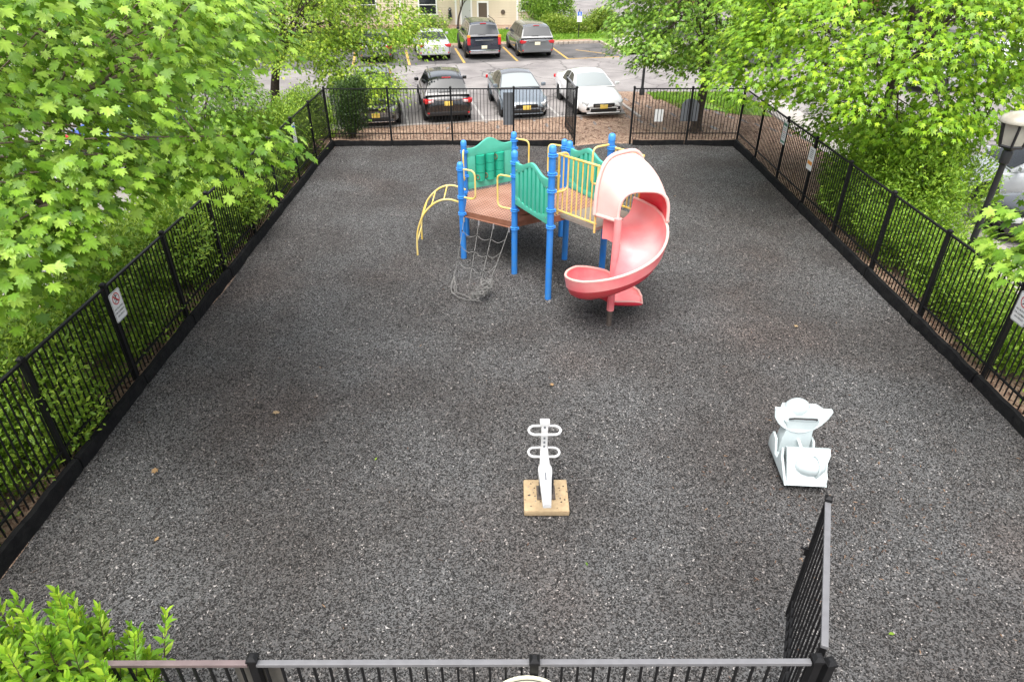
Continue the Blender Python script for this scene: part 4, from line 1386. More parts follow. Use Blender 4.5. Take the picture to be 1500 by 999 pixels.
def car(label, kind, paint, loc, heading, glass='glass', plate='plate_pale', name='parked_car', roof=None, detail=None, group='cars parked around the playground'):
    K = CARK[kind]
    L, W, H, belt = K['L'], K['W'], K['H'], K['belt']
    t = thing(name, label, 'car', loc, heading, group)
    hw = W / 2
    x0, x1 = -L / 2, L / 2
    xs_ = [x0, x0 + .03, x0 + .10, x0 + .25, x0 + .5] + list(np.linspace(x0 + .85, x1 - 1.0, 8)) + [x1 - .75, x1 - .5, x1 - .3, x1 - .15, x1 - .05, x1]
    wt = [(x0, .84), (x0 + .03, .89), (x0 + .10, .935), (x0 + .25, .97), (x0 + .6, 1.0), (x1 - .9, 1.0), (x1 - .5, .97), (x1 - .3, .93), (x1 - .15, .87), (x1 - .05, .79), (x1, .70)]
    bt = [(x0, .46), (x0 + .04, .36), (x0 + .2, .28), (x0 + .6, .22), (x1 - .6, .22), (x1 - .2, .24), (x1 - .04, .30), (x1, .40)]
    rows_ = []
    for x in xs_:
        w = hw * lerp_tab(wt, x)
        zt = lerp_tab(K['top'], x)
        zb = lerp_tab(bt, x)
        zm = zb + (zt - zb) * .5
        half = [(0, zt + .012), (w * .5, zt + .006), (w * .80, zt - .012), (w * .92, zt - .045), (w * .985, zt - .13), (w, zm + .06), (w * .995, zm - .06), (w * .97, zb + .08), (w * .90, zb)]
        rows_.append([(x, y, z) for y, z in half] + [(x, 0, zb)] + [(x, -y, z) for y, z in reversed(half[1:])])
    m = MB().grid(rows_, close_u=True)
    n = len(rows_[0])
    m.add(rows_[0], [tuple(range(n))]).add(rows_[-1], [tuple(range(n - 1, -1, -1))])
    body = m.build('body', paint, t, smooth=True, angle=38)
    # greenhouse
    g0, g1, g2, g3 = K['gh']
    rw = K['rw']
    zr_t = [(g3, belt + .06), (g2 - .02, H - .10), (g2 + .15, H - .045), ((g1 + g2) / 2, H), (g1, H - .05), (g0, belt + .02)]
    hb = hw * .93
    def gh_pt(x, s):
        """s 0 = belt side, 1 = roof edge, 2 = centre line"""
        zr = lerp_tab(zr_t, x)
        k = (zr - belt) / (H - belt)
        zs = belt - .02
        yt = hb + (rw - hb) * max(0, k)
        if s <= 1:
            return (x, hb + (yt - hb) * s, zs + (zr - .07 * k - zs) * s)
        q = s - 1
        return (x, yt * (1 - q), zr - .07 * k * (1 - q) ** 2.2)
    gx = [g3, (g3 * .6 + g2 * .4), g2, g2 + .2] + list(np.linspace(g2 + .5, g1 - .15, 5)) + [g1, g1 * .6 + g0 * .4, g0]
    ss = [0, .35, .7, 1, 1.12, 1.3, 1.6, 2]
    rows_ = []
    for x in gx:
        h = [gh_pt(x, s) for s in ss]
        rows_.append(h + [(p[0], -p[1], p[2]) for p in reversed(h[:-1])])
    m = MB().grid(rows_)
    m.build('roof', roof or paint, t, smooth=True, angle=38)
    def glass_patch(nm, pts_rows, material):
        return MB().grid(pts_rows).build(nm, material, t, smooth=True)
    def off(p, nrm, d=.012):
        v = Vector(p) + Vector(nrm).normalized() * d
        return tuple(v)
    # windscreen and rear window follow the sloping ends
    for nm, xa, xb, nx in (('windshield', g0 - .04, g1 + (g0 - g1) * .10, 1), ('rear_window', g3 + .02 + (g2 - g3) * .12, g2 - (g2 - g3) * .10, -1)):
        rr = []
        for i in range(4):
            x = xa + (xb - xa) * i / 3
            nrm = (nx * (H - belt), 0, abs(g0 - g1) if nx > 0 else abs(g2 - g3))
            row = []
            for j in range(9):
                q = j / 8 * 2 - 1
                s = 2 - abs(q) * (.93)
                p = gh_pt(x, s)
                row.append(off((p[0], math.copysign(p[1], q) if abs(q) > 1e-6 else 0, p[2]), nrm, .014))
            rr.append(row)
        glass_patch(nm, rr, glass)
    for sgn in (1, -1):
        cuts = [g0 - .02, (g0 + g1) / 2 * .35 + .10, None]
        mid = (g1 + g2) / 2 + .05
        segs = [(g1 + (g0 - g1) * .72, mid + .04), (mid - .04, g2 + (.25 if kind != 'sedan' else -.15))]
        if kind in ('crossover', 'big_suv', 'van'):
            segs[1] = (mid - .04, g2 + .75)
            segs.append((g2 + .67, g2 - .02))
        for a_, b_ in segs:
            rr = []
            for s in (.10, .5, .90):
                row = []
                for j in range(6):
                    x = a_ + (b_ - a_) * j / 5
                    # keep the panes under the roof line
                    x = min(x, g0 - (g0 - g1) * s * .98 - .03)
                    x = max(x, g3 + (g2 - g3) * s * .98 + .04)
                    p = gh_pt(x, s)
                    row.append((p[0], sgn * (p[1] + .010), p[2] + .004))
                rr.append(row)
            glass_patch('side_window', rr, 'glass')
        # mirrors
        MB().box((g0 - .18, sgn * (hw + .07), belt + .10), (.12, .18, .13)).build('mirror', paint if kind != 'big_suv' else 'car_black_trim', t, bevel=.035, smooth=True)
        for dx in (0, 1):
            xh = K['wheels'][1] * .15 + .55 - dx * 1.05
            MB().box((xh, sgn * (hw + .004), belt - .16), (.16, .02, .025)).build('door_handle', paint, t)
        if K['rail']:
            MB().tube([(g1 - .1, sgn * (rw - .04), H - .02), (g1 - .3, sgn * (rw - .04), H + .035), (g2 + .35, sgn * (rw - .04), H + .035), (g2 + .15, sgn * (rw - .04), H - .03)], .018, 6).build('roof_rail', 'chrome' if kind == 'crossover' else 'car_black_trim', t)
        for wx in K['wheels']:
            r = K['wr']
            wl = MB().lathe([(r * .66, -.11), (r * .94, -.11), (r, -.08), (r, .08), (r * .94, .11), (r * .66, .11)], 22, (wx, sgn * (hw - .10), r), 'Y').build('wheel', 'tyre', t, smooth=True)
            MB().lathe([(0.0, .085), (r * .2, .09), (r * .64, .075), (r * .68, .10), (r * .68, .0)] if sgn > 0 else [(0.0, -.085), (r * .2, -.09), (r * .64, -.075), (r * .68, -.10), (r * .68, .0)], 20, (wx, sgn * (hw - .10), r), 'Y').build('rim', 'rim', wl, smooth=True)
            arc_ = [(wx + (r + .045) * math.cos(PI * i / 12), sgn * (hw + .0), r + (r + .045) * math.sin(PI * i / 12)) for i in range(13)]
            MB().tube(arc_, .03, 6).build('wheel_arch', 'car_black_trim' if kind in ('crossover', 'big_suv') else paint, t, smooth=True)
            MB().lathe([(r + .05, -.02), (r + .05, .02)], 20, (wx, sgn * (hw - .022), r), 'Y').build('wheel_well', 'car_black_trim', t)
    # nose
    zt = lerp_tab(K['top'], x1 - .12)
    def slab(nm, x, y, z, sx, sy, sz, material, ry=0.0, rz=0.0, bev=.015):
        rot = Matrix.Rotation(rz, 3, 'Z') @ Matrix.Rotation(ry, 3, 'Y')
        return MB().box((x, y, z), (sx, sy, sz), rot).build(nm, material, t, bevel=bev, smooth=True)
    gz = zt - .14 if kind != 'big_suv' else zt - .16
    for sgn in (1, -1):
        slab('headlight', x1 - .20, sgn * hw * .70, zt - .085, .30, .30, .12, 'head_lamp', R(16), -sgn * R(36), .03)
        slab('fog_light', x1 - .08, sgn * hw * .62, .42, .14, .26, .12, 'car_black_trim', 0, -sgn * R(24), .02)
    slab('grille', x1 - .045, 0, gz - .05, .10, hw * .95, .20, 'car_black_trim', R(10), 0, .02)
    if detail in ('chrome_grille',):
        for i in range(4):
            slab('grille_bar', x1 - .005, 0, gz + .02 - .05 * i, .03, hw * (.98 - .05 * i), .018, 'chrome', 0, 0, .004)
    slab('lower_intake', x1 - .04, 0, .36, .10, hw * 1.15, .13, 'car_black_trim', 0, 0, .02)
    slab('front_lip', x1 - .05, 0, .255, .14, hw * 1.45, .035, paint if kind == 'sedan' else 'chrome', 0, 0, .01)
    slab('license_plate', x1 + .012, 0, .49, .012, .31, .16, 'plate_yellow', 0, 0, .003)
    if detail == 'emblem':
        ring = [(x1 + .012, .075 * math.cos(2 * PI * i / 20), gz + .0 + .042 * math.sin(2 * PI * i / 20)) for i in range(21)]
        e = MB().tube(ring, .007, 6).build('emblem', 'chrome', t)
        for yy in (-.024, .024):
            MB().tube([(x1 + .014, yy - .008, gz - .026), (x1 + .014, yy + .008, gz + .026)], .007, 6).build('emblem_bar', 'chrome', e)
        MB().tube([(x1 + .014, -.022, gz - .004), (x1 + .014, .022, gz + .006)], .006, 6).build('emblem_bar', 'chrome', e)
        for i in range(3):
            slab('grille_bar', x1 + .004, 0, gz + .03 - .06 * i, .02, hw * (.90 - .1 * i), .02, 'chrome', 0, 0, .004)
    # tail
    tall = kind in ('big_suv',)
    zt = lerp_tab(K['top'], x0 + .1)
    for sgn in (1, -1):
        if tall:
            tl = slab('taillight', x0 + .05, sgn * hw * .86, .98, .14, .17, .42, 'tail_red', 0, 0, .02)
            slab('turn_signal', x0 + .03, sgn * hw * .86, 1.22, .12, .165, .13, 'tail_amber', 0, 0, .01)
        else:
            tl = slab('taillight', x0 + .09, sgn * hw * .80, zt - .13, .22, .36, .14, 'tail_red', R(-8), sgn * R(18), .03)
            if detail == 'clear_tail':
                slab('tail_lens', x0 + .055, sgn * hw * .72, zt - .13, .20, .20, .08, 'tail_white', R(-8), sgn * R(12), .02)
        slab('reflector', x0 + .02, sgn * hw * .76, .44, .05, .20, .055, 'tail_red', 0, 0, .01)
    slab('rear_plate', x0 - .006, 0, zt - .22 if not tall else .66, .012, .31, .16, plate, 0, 0, .003)
    slab('rear_bumper', x0 + .06, 0, .42, .14, hw * 1.62, .16 if not tall else .22, 'car_black_trim' if detail in ('clear_tail',) else ('chrome' if tall else paint), 0, 0, .04)
    if kind != 'sedan':
        slab('brake_light', g2 - .04, 0, H - .075, .06, .34, .035, 'tail_red', 0, 0, .01)
        slab('wiper', (g2 * .25 + g3 * .75) - .05, .12, belt + .14, .02, .42, .02, 'car_black_trim', 0, 0, .004)
        slab('tail_trim', x0 + .015, 0, zt - .10, .05, hw * 1.0, .035, 'chrome', 0, 0, .008)
    return t

ROT = math.atan2(0.984, -0.176)       # the stalls run along this direction
FWD = Vector((math.cos(ROT), math.sin(ROT), 0))
def park(label, kind, paint, near_pt, facing_camera, **k):
    L = CARK[kind]['L']
    c = Vector((*near_pt, 0)) + FWD * (L / 2)
    return car(label, kind, paint, (c.x, c.y, LOTZ + .006), ROT + (PI if facing_camera else 0), **k)
park('black crossover parked tail-first behind the far fence', 'crossover', 'paint_black', (-2.33, 26.12), False, detail='clear_tail', plate='plate_yellow')
park('slate blue sedan parked nose towards the playground', 'sedan', 'paint_slate', (0.66, 26.75), True, glass='glass_light', roof='paint_grey')
park('white sedan with chrome grille emblem beside the open far gate', 'sedan', 'paint_white', (3.68, 26.92), True, glass='glass_light', detail='emblem')
park('dark crossover with chrome grille behind the corner shrub', 'crossover', 'paint_grey', (-5.0, 25.5), True, glass='glass_light', detail='chrome_grille')
park('large black sport utility vehicle in the far parking row', 'big_suv', 'paint_navy', (-1.42, 40.2), False)
park('grey minivan in the far row beside the empty stall', 'van', 'paint_grey', (1.56, 40.55), False)
park('silver sedan in the far row half hidden by branches', 'sedan', 'paint_silver', (-4.15, 39.7), False)
park('dark sedan at the left end of the far row under branches', 'sedan', 'paint_grey', (-7.3, 39.1), False)
# cars glimpsed past the trees
car('white sedan glimpsed through the left maple leaves', 'sedan', 'paint_white', (-12.6, 18.6, LOTZ), R(80))
car('blue sedan glimpsed through the left maple leaves', 'sedan', 'paint_blue', (-12.9, 23.6, LOTZ), R(80))
car('pearl grey sedan beyond the right hedge behind the street lamp', 'sedan', 'paint_pearl', (14.6, 18.3, LOTZ), R(172), glass='glass')
car('black sedan beyond the right hedge, mostly hidden by leaves', 'sedan', 'paint_black', (14.3, 15.3, LOTZ), R(172))
car('white van on the far road at upper left', 'van', 'paint_white', (-14.0, 63.5, -0.2), R(160))
car('silver crossover seen through the big right maple', 'crossover', 'paint_silver', (20.5, 32.5, LOTZ), R(8))
car('white sedan seen through the top of the right maple', 'sedan', 'paint_white', (26.0, 37.0, LOTZ), R(8))
car('dark grey crossover far behind the island tree', 'crossover', 'paint_grey', (13.0, 38.5, LOTZ), R(10))

# ------------------------------------------------------------------ the apartment house
bY = 54.2
hs = thing('apartment_house', 'cream clapboard house with brown screen door behind the parking lot', 'house', (0, bY, -0.4))
BX0, BX1, BH = -18.0, 3.0, 5.6
w = MB().box(((BX0 + BX1) / 2, 3.0, BH / 2), (BX1 - BX0, 6.0, BH)).build('wall', 'siding', hs)
me_sd = MB().prism([(0, 0), (-.028, 0), (-.006, .165), (0, .165)], -4.995, 4.995, lambda u, v, d: (d, u, v)).build('siding_board', 'siding', mesh_only=True)
for k in range(22):
    for j, cx in enumerate((BX0 + 5.0, BX0 + 15.0)):
        link('siding_board', me_sd, w, (cx + .25 + (j - .5) * .0, -.001, .25 + k * .17))
for x in (BX0 + .05, -8.0, -3.95, 0.55, BX1 - .07):
    MB().box((x, -.02, BH / 2), (.14, .06, BH)).build('corner_trim', 'trim_white', hs)
def bdoor(x, wd, zt, material, name):
    f = MB().box((x - wd / 2 - .06, -.03, zt / 2), (.12, .09, zt)).box((x + wd / 2 + .06, -.03, zt / 2), (.12, .09, zt)).box((x, -.03, zt + .06), (wd + .24, .1, .12)).build('door_frame', 'trim_white', hs)
    d_ = MB().box((x, -.035, zt / 2), (wd, .05, zt)).build(name, material, hs)
    MB().lathe([(.03, 0), (.03, .03)], 8, (x + wd * .4, -.1, zt * .5)).build('handle', 'chrome', d_)
bdoor(-1.98, .62, 1.72, 'door_brown', 'door')
bdoor(-3.2, .66, 2.4, 'door_grey', 'door')
def bwin(x0, x1, z0, z1):
    wd = MB().box(((x0 + x1) / 2, -.035, (z0 + z1) / 2), (x1 - x0, .02, z1 - z0)).build('window', 'glass', hs)
    fr = MB()
    for (cx, cz, sx, sz) in (((x0 + x1) / 2, z1 + .04, x1 - x0 + .2, .09), ((x0 + x1) / 2, z0 - .05, x1 - x0 + .26, .10), (x0 - .05, (z0 + z1) / 2, .1, z1 - z0), (x1 + .05, (z0 + z1) / 2, .1, z1 - z0), ((x0 + x1) / 2, (z0 + z1) / 2, x1 - x0, .05)):
        fr.box((cx, -.05, cz), (sx, .06, sz))
    fr.build('frame', 'trim_white', wd)
bwin(.85, 1.75, 1.25, 2.3)
bwin(-6.6, -5.4, 1.0, 2.2)
bwin(-11, -9.8, 1.0, 2.2)
bwin(-6.6, -5.4, 3.6, 4.8)
bwin(-1.2, -.1, 3.6, 4.8)
MB().lathe([(.0, 0), (.14, 0), (.16, .02), (.16, .05), (.0, .06)], 16, (-.5, 0.0, 0), 'Y').build('wall_vent', 'door_brown', hs, loc=(0, -.09, 1.12))
MB().lathe([(.05, 0), (.13, .05), (.16, .3), (.10, .55), (.14, .68), (.06, .8), (0, .82)], 12, (-4.38, -.22, .62)).build('wall_lamp', 'paint_navy', hs, smooth=True)
MB().prism([(-.6, BH), (6.6, BH), (3.0, BH + 2.2)], BX0 - .4, BX1 + .4, lambda u, v, d: (d, u, v)).build('roof', 'roof_shingle', hs)
MB().box((-1.98, -.5, -.1), (1.4, 1.0, .3)).build('door_step', 'concrete', hs)
h2 = thing('brick_house', 'reddish brick house far beyond the right maple', 'house', (24, 66, -0.4))
MB().box((0, 3, 2.8), (18, 6, 5.6)).build('wall', 'brick_red', h2)
MB().prism([(-.6, 5.6), (6.6, 5.6), (3.0, 7.8)], -9.4, 9.4, lambda u, v, d: (d, u, v)).build('roof', 'roof_shingle', h2)
for x in (-6.5, -2.5, 2.5, 6.5):
    for z in (1.7, 4.2):
        wd = MB().box((x, -.03, z), (1.1, .05, 1.3)).build('window', 'glass', h2)
        MB().box((x, -.045, z + .7), (1.3, .08, .1)).box((x, -.045, z - .7), (1.3, .08, .1)).build('frame', 'trim_white', wd)
# accessible parking sign
t = thing('parking_sign', 'blue and white accessible parking sign on a post at the empty stall', 'sign', (4.5, 47.6, -0.15))
MB().box((0, 0, .85), (.05, .04, 1.75)).build('post', 'lamp_black', t)
MB().box((.02, -.03, 1.28), (.32, .012, .60)).build('plate', 'sign_white', t)
MB().box((.02, -.038, 1.46), (.27, .008, .24)).build('blue_panel', 'sign_blue', t)
ring2 = [(.02 + .05 * math.cos(2 * PI * i / 12), -.044, 1.41 + .05 * math.sin(2 * PI * i / 12)) for i in range(13)]
MB().tube(ring2, .010, 6).box((.02, -.044, 1.50), (.03, .006, .07)).box((.02, -.044, 1.55), (.035, .006, .035)).build('wheelchair_symbol', 'sign_white', t)
# ------------------------------------------------------------------ foliage
def maple_leaf(lobes=5, fold=0.18):
    """one maple leaf, about 1 wide, stalk at the origin, tip at +y; fan of triangles round a centre"""
    out = []
    # outline: angle from +y, radius (right half), mirrored
    half = [(0, 1.0), (9, .76), (17, .80), (27, .56), (42, .92), (50, .76), (61, .72), (73, .48), (92, .70), (112, .50), (140, .26)]
    if lobes == 3:
        half = [(0, 1.05), (24, .44), (46, .92), (75, .38), (105, .62)]
    c = Vector((0, .36, 0))
    rt = [(math.sin(R(a)) * r * .62, .36 + math.cos(R(a)) * r * .60) for a, r in half]
    pts = rt + [(0, 0.02)] + [(-x, y) for x, y in reversed(rt[1:])]
    V = [(0, .36, 0.0)] + [(x, y, fold * abs(x) - .45 * (x * x + (y - .36) ** 2)) for x, y in pts]
    n = len(pts)
    F = [(0, 1 + i, 1 + (i + 1) % n) for i in range(n)]
    F = [(a, c_, b) for a, b, c_ in F]
    rr_ = np.array([r for a, r in half])
    rv = [1.0 if (i == 0 or rr_[i] > rr_[i - 1]) and (i == len(rr_) - 1 or rr_[i] > rr_[i + 1]) else 0.0 for i in range(len(rr_))]
    rib = np.array([1.0] + rv + [1.0] + rv[1:][::-1]) * .75
    return np.array(V), np.array(F), rib

def simple_leaf(w=0.42):
    """lance-shaped leaf folded along its midrib"""
    V = np.array([(0, 0, 0), (w / 2, .40, .05), (w * .36, .72, .02), (0, 1.0, -.10), (-w * .36, .72, .02), (-w / 2, .40, .05), (0, .5, -.03)])
    F = np.array([(0, 1, 6), (1, 2, 6), (2, 3, 6), (3, 4, 6), (4, 5, 6), (5, 0, 6)])
    return V, F

def tri_leaf(w=0.5):
    V = np.array([(0, 0, 0), (w / 2, .5, .06), (0, 1.0, -.08), (-w / 2, .5, .06)])
    F = np.array([(0, 1, 2), (0, 2, 3)])
    return V, F

WID = np.random.default_rng(3)
LEAF5, LEAF3, LANCE, SMALL = maple_leaf(5), maple_leaf(3), simple_leaf(), tri_leaf()

def frames(D, Nn):
    """tip direction D and normal Nn (n,3) -> rotation matrices with columns side, tip, normal"""
    y = norm(D)
    x = norm(np.cross(y, Nn))
    z = np.cross(x, y)
    return np.stack([x * WID.uniform(.68, 1.08, (len(x), 1)), y, z], -1)

def leaf_mesh(name, tmpl, P, RM, S, material):
    V0, F0 = tmpl[:2]
    n, k = len(P), len(V0)
    V = np.einsum('nij,kj->nki', RM, V0) * S[:, None, None] + P[:, None, :]
    F = (F0[None] + (np.arange(n) * k)[:, None, None]).reshape(-1, 3)
    rib = np.tile(tmpl[2], n) if len(tmpl) > 2 else np.full(n * k, .25)
    return np_mesh(name, V.reshape(-1, 3), F, material, rib=rib)

def sprays(centres, radius, count, size, rg, axis=None, droop=.35, flat=.22, tilt=.5, outward=.5):
    """leaves held in flat, drooping fans (one fan for each centre): returns P, tip direction, normal, size"""
    C = np.asarray(centres, float)
    n = len(C)
    cnt = count
    c = np.repeat(C, cnt, 0)
    N = len(c)
    rr = np.repeat(rg.uniform(.7, 1.25, n) * radius, cnt)
    rho = np.sqrt(rg.uniform(0.02, 1, N))
    th = rg.uniform(0, 2 * PI, N)
    if axis is None:
        out = np.zeros((N, 3))
    else:
        o = C - np.asarray(axis)
        o[:, 2] = 0
        out = np.repeat(norm(o), cnt, 0)
    rad = np.stack([np.cos(th), np.sin(th), np.zeros(N)], -1)
    P = c + rad * (rho * rr)[:, None]
    along = (rad * out).sum(1) * rho * rr
    P[:, 2] += -droop * rho ** 2 * rr - outward * .45 * along + rg.normal(0, flat, N) * rr
    d = rad * .8 + out * .7 + rg.normal(0, .45, (N, 3))
    d[:, 2] = -.42 - .55 * rho + rg.normal(0, .25, N)
    nn = np.zeros((N, 3))
    nn[:, 2] = 1
    nn += rad * (.5 * rho)[:, None] + out * .35 + rg.normal(0, tilt * .6, (N, 3))
    S = size * rg.uniform(.6, 1.2, N)
    return P, norm(d), norm(nn), S

def limb(m, a, b, r0, r1, rg, sag=.15, seg=6):
    a, b = Vector(a), Vector(b)
    mid = a.lerp(b, .5) + Vector((rg.uniform(-.15, .15), rg.uniform(-.15, .15), sag)) * (b - a).length * .35
    path = smooth_path([a, a.lerp(mid, .55) + Vector((0, 0, sag * .3)), mid, b], 4)
    k = len(path)
    m.tube(path, [r0 + (r1 - r0) * i / (k - 1) for i in range(k)], seg)
    return path

def tree(label, name, base, trunk_path, r0, centres, spray_r, count, size, tmpl, material, seed, bark='bark', forks=7, singles=0, group='trees around the playground', crown_axis=None, tilt=.5, flat=.22, droop=.35):
    rg = np.random.default_rng(seed)
    rr = random.Random(seed)
    B = Vector(base)
    t = thing(name, label, 'tree', base, group=group)
    tp = [Vector(p) for p in trunk_path]
    path = smooth_path(tp, 5)
    k = len(path)
    m = MB().tube(path, [r0 * (1.45 if i == 0 else (1.15 if i == 1 else 1)) * (1 - .72 * i / (k - 1)) for i in range(k)], 12)
    trunk = m.build('trunk', bark, t, origin=base, smooth=True)
    C = [Vector(c) for c in centres]
    # limbs: group the fans round a few limb ends
    seeds = rr.sample(C, min(forks, len(C)))
    for s in seeds:
        st = path[min(k - 1, int(k * rr.uniform(.45, .95)))]
        bm_ = MB()
        lp = limb(bm_, st, s, r0 * .34, r0 * .10, rr)
        near = sorted(C, key=lambda c: (c - s).length)[:max(2, len(C) // forks + 1)]
        br = bm_.build('branch', bark, t, origin=base, smooth=True)
        tw = MB()
        for c in near:
            limb(tw, lp[int(len(lp) * rr.uniform(.5, .95))], c, r0 * .09, .006, rr, .08, 5)
        tw.build('twigs', bark, br, origin=base, smooth=True)
    ax = crown_axis if crown_axis is not None else tp[-1]
    P, D, Nn, S = sprays(centres, spray_r, count, size, rg, axis=ax, tilt=tilt, flat=flat, droop=droop)
    RM = frames(D, Nn)
    P = P - np.array(base)
    crown_idx = np.arange(len(P))
    if singles:
        camv = np.array(cam.location) - np.array(base)
        dist = np.linalg.norm(P - camv, axis=1) + rg.uniform(0, 1.5, len(P))
        order = np.argsort(dist)
        sing, crown_idx = order[:singles], order[singles:]
    cm = leaf_mesh('crown', tmpl, P[crown_idx], RM[crown_idx], S[crown_idx], material)
    crown = link('crown', cm, t)
    tag(crown, kind='stuff')
    if singles:
        V0, F0 = tmpl[:2]
        me = np_mesh('leaf', V0, F0, material, rib=tmpl[2])
        for i in sing:
            o = link('leaf', me, crown, tuple(P[i]))
            o.rotation_euler = Matrix(RM[i].tolist()).to_euler()
            o.scale = (S[i],) * 3
    return t

def crown_centres(c, rad, n, seed, mind, inner=.45, zmin=None):
    rr = random.Random(seed)
    out = []
    tries = 0
    while len(out) < n and tries < 20000:
        tries += 1
        v = Vector((rr.gauss(0, 1), rr.gauss(0, 1), rr.gauss(0, 1))).normalized() * rr.uniform(inner, 1) ** .6
        p = Vector(c) + Vector((v.x * rad[0], v.y * rad[1], v.z * rad[2]))
        if zmin is not None and p.z < zmin:
            continue
        if all((p - q).length > mind for q in out):
            out.append(p)
    return out

MAPLE_L = [(-4.65,6.26,4.70),(-5.23,7.27,6.06),(-5.18,7.64,5.38),(-5.47,6.84,4.23),(-3.85,7.89,5.88),(-3.47,6.30,5.38),(-2.83,6.91,5.85),(-4.02,6.72,5.07),(-4.51,7.59,4.19),(-5.05,6.19,3.79),(-3.03,8.32,5.77),(-4.03,6.67,5.73),(-4.58,5.43,4.74),(-4.52,7.13,5.89),(-4.87,6.37,5.64),(-4.51,6.78,4.82),(-3.69,5.99,4.76),(-3.95,7.60,5.00),(-3.41,7.08,5.83),(-5.02,6.84,5.19),(-5.42,6.61,3.70),(-4.29,6.27,5.28),(-4.61,7.76,4.76),(-4.26,5.96,5.87),(-4.24,7.10,5.42),(-5.02,5.59,3.69),(-4.93,6.64,4.16),(-3.11,7.64,5.96),(-4.30,7.07,4.34),(-4.91,5.67,4.33),(-3.31,6.46,6.12),(-5.49,6.68,4.83),(-5.64,7.24,5.45),(-3.37,7.56,5.48),(-4.28,5.39,4.20),(-3.62,8.43,5.46),(-4.25,8.10,5.15),(-5.44,5.99,3.35),(-3.96,6.45,4.48),(-2.73,7.44,5.60),(-4.60,5.06,3.87),(-5.11,7.41,4.74),(-3.54,6.97,5.22),(-4.91,7.70,5.86),(-5.20,6.13,4.67),(-4.38,5.68,5.27),(-5.68,6.55,3.13),(-4.84,6.71,6.08),(-4.64,7.40,5.19),(-4.37,7.71,5.71),(-5.01,7.22,4.16),(-4.57,5.90,3.90),(-3.96,7.26,6.03),(-3.52,8.55,6.01),(-4.22,5.88,4.49),(-5.97,6.59,3.74),(-4.88,5.95,5.12),(-5.52,6.20,4.09),(-2.95,6.54,5.45),(-3.72,6.17,5.88),(-5.87,8.78,5.70),(-4.69,9.88,5.17),(-5.35,8.07,5.55),(-4.27,9.34,5.34),(-7.06,8.62,3.90),(-5.35,9.35,5.39),(-7.55,8.47,2.52),(-5.97,10.43,4.77),(-5.81,8.63,3.93),(-6.93,9.48,4.90),(-6.67,9.08,5.87),(-5.85,7.96,4.78),(-3.60,8.85,5.70),(-6.69,8.49,3.28),(-5.71,9.96,5.83),(-7.55,9.60,4.95),(-5.92,7.93,5.94),(-4.41,9.13,4.74),(-4.94,8.87,5.93),(-5.92,9.36,3.47),(-4.41,11.47,5.61),(-6.24,6.90,3.37),(-4.55,8.33,5.97),(-5.88,10.17,4.00),(-6.49,8.04,4.30),(-4.97,10.95,5.68),(-4.41,9.34,5.99),(-5.48,7.75,3.95),(-6.42,7.63,3.04),(-5.49,9.68,4.69),(-4.06,10.33,5.36),(-5.01,10.97,4.67),(-6.60,9.74,3.61),(-6.01,8.29,5.31),(-5.90,8.73,4.72),(-7.46,9.18,3.68),(-7.26,7.98,3.14),(-6.77,9.14,3.38),(-6.20,8.11,3.46),(-6.49,9.02,3.95),(-5.72,7.15,3.94),(-7.34,9.04,4.47),(-4.70,8.26,5.23),(-7.17,9.21,2.63),(-5.32,9.40,4.09),(-7.02,10.17,5.62),(-6.93,7.32,2.80),(-5.25,10.06,4.26),(-6.33,10.01,5.82),(-6.97,8.59,4.71),(-4.89,8.24,3.99),(-4.59,10.88,5.17),(-7.45,9.62,4.20),(-4.92,8.74,4.57),(-6.16,9.30,4.85),(-4.38,9.89,5.71),(-3.71,9.99,5.75),(-4.52,8.08,4.56),(-6.38,7.62,3.80),(-5.95,9.61,4.27),(-5.12,8.01,4.84),(-6.39,9.92,5.20),(-5.67,10.90,5.35),(-6.44,10.03,4.30),(-6.05,9.39,5.75),(-4.38,10.66,5.93),(-5.14,10.32,5.57),(-5.27,8.67,5.37),(-5.53,10.76,4.24),(-3.97,8.57,5.06),(-6.56,8.16,4.92),(-5.74,7.40,5.16),(-7.82,8.93,3.06),(-7.13,9.49,5.54),(-5.95,7.37,4.54),(-6.50,8.76,5.22),(-6.05,10.56,5.85),(-3.62,9.31,5.28),(-5.00,9.77,5.91),(-4.25,8.81,5.65),(-6.08,10.37,3.39),(-5.87,7.54,3.36),(-4.82,10.34,4.73),(-7.26,8.67,3.03),(-6.90,10.12,4.87),(-4.81,9.56,4.45),(-3.43,9.40,5.98),(-6.82,9.49,4.22),(-5.41,10.30,5.01),(-6.40,10.53,5.32),(-2.64,6.88,4.56),(-2.82,6.92,4.53),(-2.96,6.85,4.50),(-3.15,6.87,4.47),(-3.34,6.88,4.43),(-3.53,6.89,4.39),(-3.72,6.89,4.34),(-2.81,7.66,5.55),(-2.99,7.57,5.40),(-4.07,6.07,4.32),(-4.09,5.70,4.39),(-4.20,5.49,4.39),(-4.08,5.66,4.26),(-4.33,5.43,4.14),(-4.25,5.46,4.06),(-4.45,5.35,3.88),(-3.84,6.59,4.34),(-4.62,5.27,3.72),(-2.44,6.86,4.60)]
MAPLE_TOP = [tuple(p) for p in crown_centres((-6.6, 7.6, 6.6), (3.2, 3.6, 1.0), 22, 31, .8)] + [tuple(p) for p in crown_centres((-8.6, 8.2, 4.6), (2.2, 3.2, 2.0), 26, 32, .8)]
